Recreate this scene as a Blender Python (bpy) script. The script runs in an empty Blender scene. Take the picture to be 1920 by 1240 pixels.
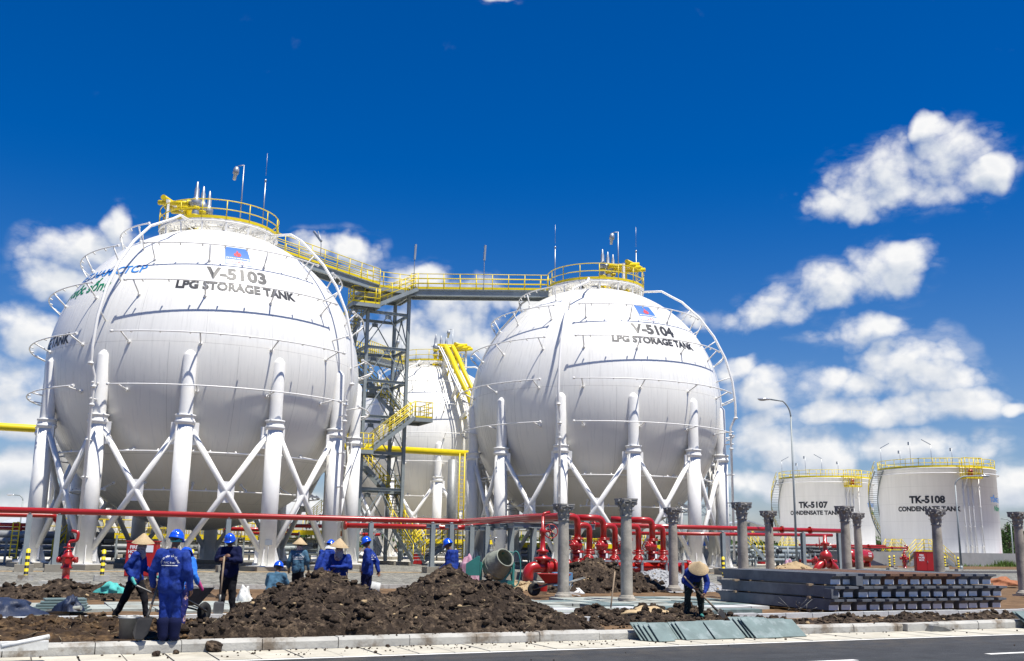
import bpy, bmesh, math, random
import numpy as np
from mathutils import Vector, Matrix, noise
random.seed(7)
rng = np.random.default_rng(11)
S = bpy.context.scene
COL = S.collection
PI = math.pi
R_ = math.radians

# ------------------------------------------------------------------ camera
FPX, PITCH, ROLL, CAMZ = 1895.6, 0.2084, 0.0159, 1.55      # focal length in photo pixels (1920 wide)
_c, _s, _cr, _sr = math.cos(PITCH), math.sin(PITCH), math.cos(ROLL), math.sin(ROLL)
RIGHT, FWD, UP = Vector((1, 0, 0)), Vector((0, _c, _s)), Vector((0, -_s, _c))
cam_d = bpy.data.cameras.new('camera')
cam = bpy.data.objects.new('camera', cam_d)
COL.objects.link(cam)
cr = RIGHT * _cr + UP * _sr
cu = UP * _cr - RIGHT * _sr
M = Matrix((cr, cu, -FWD)).transposed().to_4x4()
M.translation = (0, 0, CAMZ)
cam.matrix_world = M
cam_d.sensor_width = 36
cam_d.lens = FPX / 1920 * 36
cam_d.clip_start = 0.1
cam_d.clip_end = 6000
S.camera = cam


def ray(px, py):
    x, y = px - 960, py - 620
    x, y = _cr * x + _sr * y, -_sr * x + _cr * y
    return (RIGHT * (x / FPX) + UP * (-y / FPX) + FWD).normalized()


def gz(px, py, z=0.0):                                   # where the sight line meets height z
    d = ray(px, py)
    return Vector((0, 0, CAMZ)) + d * ((z - CAMZ) / d.z)


def gy(px, py, Y):                                       # where the sight line meets depth Y
    d = ray(px, py)
    return Vector((0, 0, CAMZ)) + d * (Y / d.y)


PA = R_(25.5)                                            # the plant grid: u along the kerb, v away from the road
BU = Vector((math.cos(PA), math.sin(PA), 0))
BV = Vector((-math.sin(PA), math.cos(PA), 0))
UZ = Vector((0, 0, 1))


def P(u, v, z=0.0):
    return BU * u + BV * v + UZ * z


def UV(w):
    return w.dot(BU), w.dot(BV)


def gv(px, py, v):                                       # where the sight line meets the vertical plane v
    d = ray(px, py)
    o = Vector((0, 0, CAMZ))
    return o + d * ((v - o.dot(BV)) / d.dot(BV))


# ------------------------------------------------------------------ light
SUN = Vector((0.27, -0.235, 0.933)).normalized()
sl = bpy.data.lights.new('sun', 'SUN')
sl.energy = 5.0
sl.angle = R_(0.53)
sl.color = (1.0, 0.955, 0.875)
so = bpy.data.objects.new('sun', sl)
so.rotation_euler = SUN.to_track_quat('Z', 'Y').to_euler()
so.location = (0, 0, 60)
COL.objects.link(so)

S.view_settings.view_transform = 'Standard'
S.view_settings.look = 'None'
S.view_settings.gamma = 1
S.view_settings.exposure = 0.50
S.cycles.max_bounces = 6
S.cycles.diffuse_bounces = 3
S.cycles.use_denoising = True

W = bpy.data.worlds.new('World')
S.world = W
W.use_nodes = True
nt = W.node_tree
nt.nodes.clear()


class NG:                                                # tiny node helper
    def __init__(s, tree): s.t = tree

    def n(s, typ, **kw):
        nd = s.t.nodes.new(typ)
        for k, v in kw.items():
            setattr(nd, k, v)
        return nd

    def put(s, sock, v):
        if isinstance(v, bpy.types.NodeSocket):
            s.t.links.new(v, sock)
        elif v is not None:
            sock.default_value = v

    def m(s, op, a, b=None, c=None, clamp=False):
        nd = s.n('ShaderNodeMath', operation=op, use_clamp=clamp)
        s.put(nd.inputs[0], a)
        s.put(nd.inputs[1], b)
        s.put(nd.inputs[2], c)
        return nd.outputs[0]

    def v(s, op, a, b=None):
        nd = s.n('ShaderNodeVectorMath', operation=op)
        s.put(nd.inputs[0], a)
        s.put(nd.inputs[1], b)
        return nd.outputs['Value'] if op in ('DOT_PRODUCT', 'LENGTH') else nd.outputs[0]

    def xyz(s, a):
        nd = s.n('ShaderNodeSeparateXYZ')
        s.put(nd.inputs[0], a)
        return nd.outputs

    def comb(s, x, y, z):
        nd = s.n('ShaderNodeCombineXYZ')
        for i, q in enumerate((x, y, z)):
            s.put(nd.inputs[i], q)
        return nd.outputs[0]

    def noise(s, vec, scale, detail=4, rough=.55, dist=0.0):
        nd = s.n('ShaderNodeTexNoise')
        s.put(nd.inputs['Vector'], vec)
        nd.inputs['Scale'].default_value = scale
        nd.inputs['Detail'].default_value = detail
        nd.inputs['Roughness'].default_value = rough
        nd.inputs['Distortion'].default_value = dist
        return nd.outputs[0]

    def mr(s, x, a, b, c=0.0, d=1.0, smooth=False):
        nd = s.n('ShaderNodeMapRange', interpolation_type='SMOOTHSTEP' if smooth else 'LINEAR')
        for i, q in enumerate((x, a, b, c, d)):
            s.put(nd.inputs[i], q)
        return nd.outputs[0]

    def mix(s, f, a, b, mode='MIX'):
        nd = s.n('ShaderNodeMix', data_type='RGBA', blend_type=mode)
        s.put(nd.inputs[0], f)
        s.put(nd.inputs[6], a)
        s.put(nd.inputs[7], b)
        return nd.outputs[2]


def rgb(r, g, b): return (r, g, b, 1.0)


# clouds: fields of noise about fixed directions of the sky (azimuth, elevation)
CLOUDS = [(1700, 330, 130, 50), (1790, 285, 55, 36), (1570, 378, 85, 40), (1850, 325, 42, 24), (1640, 350, 100, 44), (1760, 255, 34, 22),
          (1450, 575, 75, 34), (1560, 560, 90, 40), (1650, 530, 62, 48), (1690, 505, 40, 32), (1630, 632, 95, 26),
          (1700, 680, 90, 44), (1740, 715, 70, 36), (1450, 735, 80, 36), (1560, 735, 100, 36), (1640, 780, 230, 26), (1400, 690, 40, 22), (1780, 770, 90, 26),
          (1450, 835, 90, 36), (1540, 850, 90, 34), (1740, 845, 120, 28), (1420, 905, 90, 26), (1640, 905, 150, 20), (1900, 775, 26, 14), (1905, 930, 60, 30),
          (35, 640, 55, 46), (15, 720, 80, 50), (60, 770, 70, 36), (30, 880, 120, 36), (40, 955, 120, 24),
          (185, 475, 88, 44), (220, 428, 30, 30), (130, 535, 70, 34), (590, 455, 56, 32), (665, 478, 56, 38), (690, 505, 40, 28),
          (795, 518, 46, 32), (840, 590, 95, 50), (780, 640, 120, 44), (890, 640, 60, 36), (985, 572, 40, 18), (1010, 560, 20, 14),
          (950, 2, 36, 14), (1290, 590, 30, 14), (560, 960, 200, 30), (1100, 960, 220, 30)]


def cloud_group():
    g = bpy.data.node_groups.new('cloud_field', 'ShaderNodeTree')
    g.interface.new_socket('P', in_out='INPUT', socket_type='NodeSocketVector')
    g.interface.new_socket('D', in_out='OUTPUT', socket_type='NodeSocketFloat')
    G = NG(g)
    gi, go = G.n('NodeGroupInput'), G.n('NodeGroupOutput')
    p = gi.outputs[0]
    wob = G.n('ShaderNodeTexNoise')
    G.put(wob.inputs['Vector'], p)
    wob.inputs['Scale'].default_value = 9
    wob.inputs['Detail'].default_value = 3
    w2 = G.v('SCALE', G.v('SUBTRACT', wob.outputs[1], (.5, .5, .5)))
    w2.node.inputs['Scale'].default_value = 0.075
    q = G.v('MULTIPLY', G.v('ADD', p, w2), (1, 1, 0))
    f = None
    for (x, y, a, b) in CLOUDS:
        d = ray(x, y)
        az, el = math.atan2(d.x, d.y), math.asin(d.z)
        k = 1.14
        v = G.v('MULTIPLY', G.v('SUBTRACT', q, (az, el, 0)), (FPX / a / k, FPX / b / k, 0))
        r = G.m('SUBTRACT', 1.0, G.v('DOT_PRODUCT', v, v))
        f = r if f is None else G.m('MAXIMUM', f, r)
    n1 = G.noise(G.v('MULTIPLY', p, (1, 1.35, 1)), 19, 8, .60, .10)
    n2 = G.noise(p, 5, 4, .5)
    t = G.m('MULTIPLY_ADD', G.m('SUBTRACT', n1, .5), 2.2, G.m('MAXIMUM', f, -1.8))
    t = G.m('MULTIPLY_ADD', G.m('SUBTRACT', n2, .5), 0.9, t)
    vo = G.n('ShaderNodeTexVoronoi', feature='F1')
    G.put(vo.inputs['Vector'], G.v('ADD', q, G.v('SCALE', p)))
    vo.inputs['Scale'].default_value = 13
    vo.inputs['Detail'].default_value = 2.0
    vo.inputs['Roughness'].default_value = .5
    vo.inputs['Lacunarity'].default_value = 2.2
    t = G.m('MULTIPLY_ADD', G.m('SUBTRACT', .97, vo.outputs['Distance']), 1.0, t)
    g.links.new(t, go.inputs[0])
    return g


G = NG(nt)
tc = G.n('ShaderNodeTexCoord').outputs['Generated']
X, Y, Z = G.xyz(tc)
cp = G.comb(G.m('ARCTAN2', X, Y), G.m('ARCSINE', Z), 0.0)
CG = cloud_group()


def cf(vec):
    nd = G.n('ShaderNodeGroup')
    nd.node_tree = CG
    G.put(nd.inputs[0], vec)
    return nd.outputs[0]


d1 = cf(cp)
d2 = cf(G.v('ADD', cp, (0.006, 0.018, 0)))
alpha = G.mr(d1, -.20, 1.10, 0, 1, True)
wisp = G.noise(G.v('MULTIPLY', cp, (1.0, 2.2, 1.0)), 13, 6, .58, .15)
alpha = G.m('MAXIMUM', alpha, G.m('MULTIPLY', G.m('MULTIPLY', G.mr(d1, -1.15, .2, 0, 1, True), G.mr(wisp, .47, .68, 0, 1, True)), .28))
lit = G.m('ADD', G.m('MULTIPLY', G.m('SUBTRACT', d1, d2), .50), .50, clamp=True)
thick = G.mr(d1, .3, 1.6)
lit = G.m('SUBTRACT', G.m('ADD', lit, .22), G.m('MULTIPLY', thick, .38), clamp=True)
ccol = G.mix(lit, rgb(.40, .50, .66), rgb(1.0, 1.0, 1.0))
sky = G.n('ShaderNodeTexSky', sky_type='NISHITA', sun_disc=False)
sky.sun_elevation = math.asin(SUN.z)
sky.sun_rotation = math.atan2(SUN.x, SUN.y)
sky.altitude = 10
sky.air_density = 1.0
sky.dust_density = 0.25
sky.ozone_density = 3.2
hs = G.n('ShaderNodeHueSaturation')
G.put(hs.inputs['Saturation'], G.mr(Z, .02, .34, 1.15, 1.5, True))
hs.inputs['Value'].default_value = 1.0
nt.links.new(sky.outputs[0], hs.inputs['Color'])
b1, b2, mx, wo = G.n('ShaderNodeBackground'), G.n('ShaderNodeBackground'), G.n('ShaderNodeMixShader'), G.n('ShaderNodeOutputWorld')
nt.links.new(G.mix(1.0, hs.outputs[0], G.mix(G.mr(Z, 0, .35), rgb(.92, .92, 1.15), rgb(.56, .885, 1.26)), 'MULTIPLY'), b1.inputs[0])
b1.inputs[1].default_value = 0.060
nt.links.new(ccol, b2.inputs[0])
b2.inputs[1].default_value = 0.68
nt.links.new(alpha, mx.inputs[0])
nt.links.new(b1.outputs[0], mx.inputs[1])
nt.links.new(b2.outputs[0], mx.inputs[2])
nt.links.new(mx.outputs[0], wo.inputs[0])


# ------------------------------------------------------------------ materials
def pm(name, col, rough=.6, metal=0.0, var=.12, scale=3.0, bump=0.0, bscale=25.0, spec=.5, col2=None, c2=(.45, .65), c2scale=1.5, coat=0.0):
    m = bpy.data.materials.new(name)
    m.use_nodes = True
    g = NG(m.node_tree)
    b = m.node_tree.nodes['Principled BSDF']
    pos = g.n('ShaderNodeNewGeometry').outputs['Position']
    n = g.noise(pos, scale, 5, .6)
    k = g.mr(n, .25, .75, 1 - var, 1 + var)
    c = rgb(*col)
    if col2:
        f = g.mr(g.noise(pos, c2scale, 6, .65), c2[0], c2[1], 0, 1, True)
        c = g.mix(f, c, rgb(*col2))
    c = g.mix(1.0, c, g.comb(k, k, k), 'MULTIPLY')
    g.put(b.inputs['Base Color'], c)
    b.inputs['Roughness'].default_value = rough
    b.inputs['Metallic'].default_value = metal
    b.inputs['Specular IOR Level'].default_value = spec
    b.inputs['Coat Weight'].default_value = coat
    b.inputs['Coat Roughness'].default_value = .1
    if bump:
        bn = g.n('ShaderNodeBump')
        bn.inputs['Strength'].default_value = min(1.0, bump)
        bn.inputs['Distance'].default_value = .03
        g.put(bn.inputs['Height'], g.noise(pos, bscale, 6, .65))
        g.put(b.inputs['Normal'], bn.outputs[0])
    return m


MT = dict(
    white=pm('white_paint', (.80, .79, .755), .38, var=.04, scale=.8),
    whitedk=pm('white_structure_paint', (.80, .79, .75), .5, var=.06),
    galv=pm('painted_steel', (.26, .295, .30), .5, .1, .15, 2.0),
    galvl=pm('galvanised_steel', (.42, .44, .45), .42, .6, .15, 2.0),
    yellow=pm('yellow_paint', (.76, .585, .005), .42, var=.08),
    red=pm('red_paint', (.36, .012, .009), .32, var=.10, coat=.3),
    redbox=pm('red_cabinet_paint', (.42, .012, .012), .45, var=.08),
    black=pm('black_paint', (.012, .012, .012), .5),
    ink=pm('black_lettering', (.02, .022, .028), .5, var=.03),
    inkblue=pm('blue_lettering', (.03, .22, .60), .5, var=.03),
    inkgreen=pm('green_lettering', (.0, .22, .09), .5, var=.03),
    inkwhite=pm('white_lettering', (.85, .85, .85), .6, var=.03),
    inkred=pm('red_lettering', (.62, .03, .03), .5, var=.03),
    logoblue=pm('light_blue_panel', (.03, .14, .42), .5, var=.03),
    conc=pm('concrete', (.40, .38, .34), .9, var=.2, scale=2.2, bump=.3, bscale=30, col2=(.30, .27, .22), c2scale=1.2),
    kerb=pm('kerb_concrete', (.44, .43, .39), .9, var=.25, scale=1.5, bump=.35, bscale=22, col2=(.19, .155, .115), c2=(.46, .66), c2scale=1.7),
    gutter=pm('gutter_concrete', (.47, .44, .355), .9, var=.2, scale=1.8, bump=.3, col2=(.30, .26, .19), c2=(.5, .8), c2scale=1.6),
    beamend=pm('whitewashed_beam_end', (.80, .80, .80), .8, var=.12, scale=5),
    plinth=pm('plinth_concrete', (.27, .245, .195), .9, var=.2, scale=1.5, bump=.2),
    column=pm('cast_concrete', (.38, .343, .282), .85, var=.25, scale=3.5, bump=.35, bscale=18, col2=(.23, .215, .185), c2scale=1.8),
    capital=pm('grey_cement', (.27, .258, .235), .85, var=.2, scale=6, bump=.4, bscale=30),
    beam=pm('grey_cast_stone', (.125, .135, .15), .75, var=.25, scale=3, bump=.15, bscale=20, col2=(.095, .105, .12), c2scale=1.4),
    beambrown=pm('brown_timber', (.16, .085, .05), .8, var=.3, scale=6, bump=.2),
    slab=pm('green_slate', (.125, .175, .168), .6, var=.22, scale=4, bump=.15, bscale=40, col2=(.19, .24, .235), c2=(.5, .62), c2scale=3),
    slabedge=pm('pale_paving', (.34, .37, .335), .85, var=.2, scale=2.5, bump=.2, col2=(.24, .235, .19), c2scale=1.2),
    alu=pm('white_kerb_stone', (.50, .51, .50), .7, var=.15, scale=3, bump=.2),
    asphalt=pm('asphalt', (.036, .038, .040), .85, var=.34, scale=2.2, bump=.8, bscale=90, col2=(.075, .073, .068), c2=(.56, .80), c2scale=5.5),
    soil=pm('dark_soil', (.034, .0235, .016), .95, var=.6, scale=14, bump=1.0, bscale=30, col2=(.185, .132, .086), c2=(.48, .78), c2scale=8, spec=.25),
    soil2=pm('brown_soil', (.040, .026, .016), .95, var=.55, scale=11, bump=1.0, bscale=26, col2=(.135, .082, .038), c2=(.45, .68), c2scale=2.0, spec=.2),
    ground=pm('bare_ground', (.165, .102, .054), .95, var=.35, scale=3, bump=.7, bscale=14, col2=(.095, .058, .030), c2=(.42, .68), c2scale=.8, spec=.2),
    sand=pm('sand', (.36, .265, .15), .95, var=.2, scale=5, bump=.6, bscale=12, spec=.2),
    straw=pm('straw', (.30, .235, .14), .9, var=.3, scale=9),
    wood=pm('weathered_wood', (.27, .20, .13), .85, var=.3, scale=9),
    darkiron=pm('dark_iron', (.035, .033, .03), .6, .3, .3, 6),
    steelbare=pm('worn_steel', (.16, .16, .15), .5, .5, .3, 6),
    skin=pm('skin', (.18, .085, .048), .6, var=.1, scale=20),
    hat=pm('palm_leaf_hat', (.46, .34, .19), .8, var=.16, scale=30, bump=.2, bscale=60),
    helmet=pm('blue_hard_hat', (.012, .085, .62), .22, var=.04, coat=.4),
    cloth=pm('royal_blue_cotton', (.010, .032, .21), .85, var=.42, scale=9, bump=.3, bscale=18, spec=.2, col2=(.035, .07, .25), c2=(.48, .75), c2scale=5),
    navy=pm('navy_cotton', (.005, .008, .040), .9, var=.2, scale=7, bump=.3, bscale=18, spec=.2),
    sky=pm('light_blue_cotton', (.03, .17, .62), .85, var=.2, scale=7, bump=.3, bscale=18, spec=.2),
    denim=pm('grey_blue_denim', (.055, .125, .19), .9, var=.25, scale=7, bump=.3, bscale=18, spec=.2),
    trousers=pm('black_trousers', (.010, .010, .013), .9, var=.2, spec=.2),
    flower=pm('flowered_cotton', (.012, .016, .14), .85, var=.2, col2=(.55, .34, .28), c2=(.57, .60), c2scale=11),
    leafcloth=pm('patterned_dark_cotton', (.014, .020, .014), .9, var=.3, col2=(.22, .25, .18), c2=(.60, .66), c2scale=20),
    pink=pm('pink_cotton', (.55, .06, .22), .85, var=.2, scale=12),
    scarf=pm('pale_check_scarf', (.42, .34, .34), .9, var=.3, scale=25, col2=(.22, .12, .14), c2=(.5, .6), c2scale=22),
    mask=pm('dark_face_mask', (.06, .07, .09), .9),
    glove=pm('work_glove', (.36, .30, .18), .9),
    boot=pm('black_boot', (.012, .011, .010), .6),
    rubber=pm('tyre_rubber', (.018, .018, .018), .8),
    mixer=pm('cement_caked_steel', (.25, .265, .21), .85, var=.25, scale=5, bump=.3, col2=(.17, .17, .14), c2scale=3),
    green=pm('teal_green_paint', (.035, .20, .175), .5, var=.15, scale=4),
    tarp=pm('mauve_tarpaulin', (.40, .20, .27), .7, var=.25, scale=6, bump=.3, bscale=10, col2=(.55, .38, .44), c2scale=8),
    teal=pm('turquoise_sacking', (.07, .40, .36), .8, var=.2, scale=12, bump=.3),
    plastic=pm('white_plastic', (.66, .66, .62), .5, var=.2, scale=6, col2=(.40, .38, .33), c2=(.52, .7), c2scale=5),
    bluesheet=pm('dark_blue_tarpaulin', (.014, .024, .055), .55, var=.3, scale=6, bump=.5, bscale=12),
    bluebox=pm('blue_container', (.12, .26, .42), .6, var=.15),
    bluepaint=pm('bright_blue_sheet', (.02, .11, .48), .6, var=.15),
    roof=pm('pale_metal_roof', (.50, .53, .54), .5, .2, .1),
    darksteel=pm('dark_grey_equipment', (.05, .055, .06), .55, .2, .2),
    lag=pm('grey_lagged_pipe', (.27, .28, .28), .5, .3, .2),
    orange=pm('orange_tarpaulin', (.30, .11, .045), .8, var=.3, scale=5, bump=.4),
    apron=pm('pale_concrete_floor', (.60, .57, .49), .9, var=.15, scale=.7, col2=(.40, .38, .33), c2scale=.4),
    wall=pm('bund_concrete', (.28, .285, .28), .9, var=.14, scale=1.2, bump=.15, col2=(.28, .28, .27), c2scale=.5),
    glass=pm('lamp_glass', (.55, .57, .58), .15, .3),
    trunk=pm('bark', (.10, .075, .05), .95, var=.3),
    leaf=pm('leaves', (.035, .075, .018), .8, var=.5, scale=1.8, col2=(.075, .13, .030), c2scale=1.2, spec=.25),
    grass=pm('weeds', (.09, .15, .03), .9, var=.4, scale=4, spec=.2),
    gravelpile=pm('white_gravel', (.30, .305, .31), .9, var=.5, scale=26, bump=1.0, bscale=28),
)


def line_paint():
    m = pm('road_paint', (.72, .71, .66), .8, var=.18, scale=6, bump=.3, bscale=80)
    return m


MT['paint'] = line_paint()


def asphalt_mat():
    m = MT['asphalt']
    g = NG(m.node_tree)
    b = m.node_tree.nodes['Principled BSDF']
    src = b.inputs['Base Color'].links[0].from_socket
    pos = g.n('ShaderNodeNewGeometry').outputs['Position']
    u, v = g.v('DOT_PRODUCT', pos, tuple(BU)), g.v('DOT_PRODUCT', pos, tuple(BV))
    st = g.noise(g.comb(g.m('MULTIPLY', u, .12), g.m('MULTIPLY', v, 2.4), 0.0), 1.6, 5, .6)
    k = g.mr(st, .3, .7, .78, 1.30)
    gr = g.mr(g.noise(pos, 55, 2, .7), .35, .65, .72, 1.32)
    k = g.m('MULTIPLY', k, gr)
    col = g.mix(1.0, src, g.comb(k, k, k), 'MULTIPLY')
    dust = g.m('MULTIPLY', g.mr(v, 13.6, 15.7, 0, 1, True), g.mr(g.noise(pos, 2.5, 6, .7), .42, .7, 0, .75))
    g.put(b.inputs['Base Color'], g.mix(dust, col, rgb(.105, .085, .06)))


asphalt_mat()


def soil_mat(m, tan, wet):
    g = NG(m.node_tree)
    b = m.node_tree.nodes['Principled BSDF']
    src = b.inputs['Base Color'].links[0].from_socket
    pos = g.n('ShaderNodeNewGeometry').outputs['Position']
    dry = g.m('MULTIPLY', g.mr(g.noise(pos, 1.3, 5, .65), .50, .70, 0, 1, True), g.mr(g.noise(pos, 10, 5, .7), .42, .66, 0, .85, True))
    damp = g.mr(g.noise(pos, .9, 4, .6, .5), .56, .72, 0, .7, True)
    c = g.mix(damp, src, rgb(*wet))
    g.put(b.inputs['Base Color'], g.mix(dry, c, rgb(*tan)))


soil_mat(MT['soil'], (.23, .165, .105), (.020, .015, .012))
soil_mat(MT['soil2'], (.22, .14, .07), (.022, .015, .010))


def gravel_mat():
    m = bpy.data.materials.new('grey_gravel')
    m.use_nodes = True
    g = NG(m.node_tree)
    b = m.node_tree.nodes['Principled BSDF']
    pos = g.n('ShaderNodeNewGeometry').outputs['Position']
    vo = g.n('ShaderNodeTexVoronoi')
    g.put(vo.inputs['Vector'], pos)
    vo.inputs['Scale'].default_value = 7
    c = g.xyz(vo.outputs['Color'])
    k = g.mr(c[0], 0, 1, .30, 1.6)
    col = g.mix(c[1], rgb(.165, .168, .148), rgb(.225, .210, .172))
    big = g.mr(g.noise(pos, .5, 4), .3, .7, .85, 1.12)
    k = g.m('MULTIPLY', k, big)
    col = g.mix(1.0, col, g.comb(k, k, k), 'MULTIPLY')
    g.put(b.inputs['Base Color'], col)
    b.inputs['Roughness'].default_value = .9
    bn = g.n('ShaderNodeBump')
    bn.inputs['Strength'].default_value = 1.0
    bn.inputs['Distance'].default_value = .08
    g.put(bn.inputs['Height'], g.m('SUBTRACT', 1.0, vo.outputs['Distance']))
    g.put(b.inputs['Normal'], bn.outputs[0])
    return m


MT['gravel'] = gravel_mat()


def shell_mat():
    m = bpy.data.materials.new('white_tank_paint')
    m.use_nodes = True
    g = NG(m.node_tree)
    b = m.node_tree.nodes['Principled BSDF']
    oc = g.n('ShaderNodeTexCoord').outputs['Object']
    q = g.v('MULTIPLY', g.v('SUBTRACT', oc, (0, 0, 10.648)), (1 / 8.608,) * 3)
    x, y, z = g.xyz(q)
    az = g.m('ARCTAN2', y, x)
    lat = g.m('ARCSINE', g.m('MINIMUM', g.m('MAXIMUM', z, -1.0), 1.0))
    streak = g.noise(g.comb(g.m('MULTIPLY', az, 9.0), g.m('MULTIPLY', lat, .8), 0.0), 6, 4, .6)
    cloudy = g.noise(q, 2.2, 4, .55)
    k = g.m('MULTIPLY', g.mr(streak, .3, .7, .92, 1.03), g.mr(cloudy, .3, .7, .94, 1.03))
    seam = None
    for L in (57, 42.5, 3.4, -35, -57):
        e = g.m('COMPARE', lat, R_(L), .0016)
        seam = e if seam is None else g.m('MAXIMUM', seam, e)
    mer = g.m('COMPARE', g.m('FRACT', g.m('MULTIPLY', g.m('ADD', az, 7.0), 16 / (2 * PI))), .5, .0045)
    band = g.m('COMPARE', lat, R_(23), R_(19.5))
    band2 = g.m('COMPARE', lat, R_(-16), R_(19))
    mer2 = g.m('COMPARE', g.m('FRACT', g.m('MULTIPLY', g.m('ADD', az, 7.2), 16 / (2 * PI))), .5, .0045)
    seam = g.m('MAXIMUM', seam, g.m('MULTIPLY', mer, band))
    seam = g.m('MAXIMUM', seam, g.m('MULTIPLY', mer2, band2))
    k = g.m('MULTIPLY', k, g.m('SUBTRACT', 1.0, g.m('MULTIPLY', seam, .27)))
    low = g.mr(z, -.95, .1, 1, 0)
    col = g.mix(g.m('MULTIPLY', low, g.mr(streak, .32, .7, .38, .80)), rgb(.83, .82, .77), rgb(.52, .46, .36))  # dust tint with warm ground bounce painted in, browner towards the bottom
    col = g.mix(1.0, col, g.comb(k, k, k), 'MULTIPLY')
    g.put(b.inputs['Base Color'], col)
    g.put(b.inputs['Roughness'], g.mr(streak, .3, .7, .24, .36))
    b.inputs['Specular IOR Level'].default_value = .5
    bn = g.n('ShaderNodeBump')
    bn.inputs['Strength'].default_value = .10
    bn.inputs['Distance'].default_value = .05
    g.put(bn.inputs['Height'], g.noise(q, 6, 2))
    g.put(b.inputs['Normal'], bn.outputs[0])
    return m


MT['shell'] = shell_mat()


def ctank_mat():
    m = bpy.data.materials.new('white_plate_tank_paint')
    m.use_nodes = True
    g = NG(m.node_tree)
    b = m.node_tree.nodes['Principled BSDF']
    pos = g.n('ShaderNodeNewGeometry').outputs['Position']
    x, y, z = g.xyz(pos)
    st = g.noise(g.comb(x, y, g.m('MULTIPLY', z, .08)), 2.2, 4, .6)
    k = g.mr(st, .3, .7, .92, 1.02)
    seam = g.m('COMPARE', g.m('FRACT', g.m('MULTIPLY', z, 1 / 1.9)), .5, .014)
    k = g.m('MULTIPLY', k, g.m('SUBTRACT', 1.0, g.m('MULTIPLY', seam, .10)))
    g.put(b.inputs['Base Color'], g.mix(1.0, rgb(.86, .86, .85), g.comb(k, k, k), 'MULTIPLY'))
    b.inputs['Roughness'].default_value = .45
    return m


MT['ctank'] = ctank_mat()


# ------------------------------------------------------------------ mesh helpers
def frame(d):
    d = Vector(d).normalized()
    a = Vector((0, 0, 1)) if abs(d.z) < .95 else Vector((0, 1, 0))
    x = a.cross(d).normalized()
    return x, d.cross(x).normalized(), d


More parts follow.
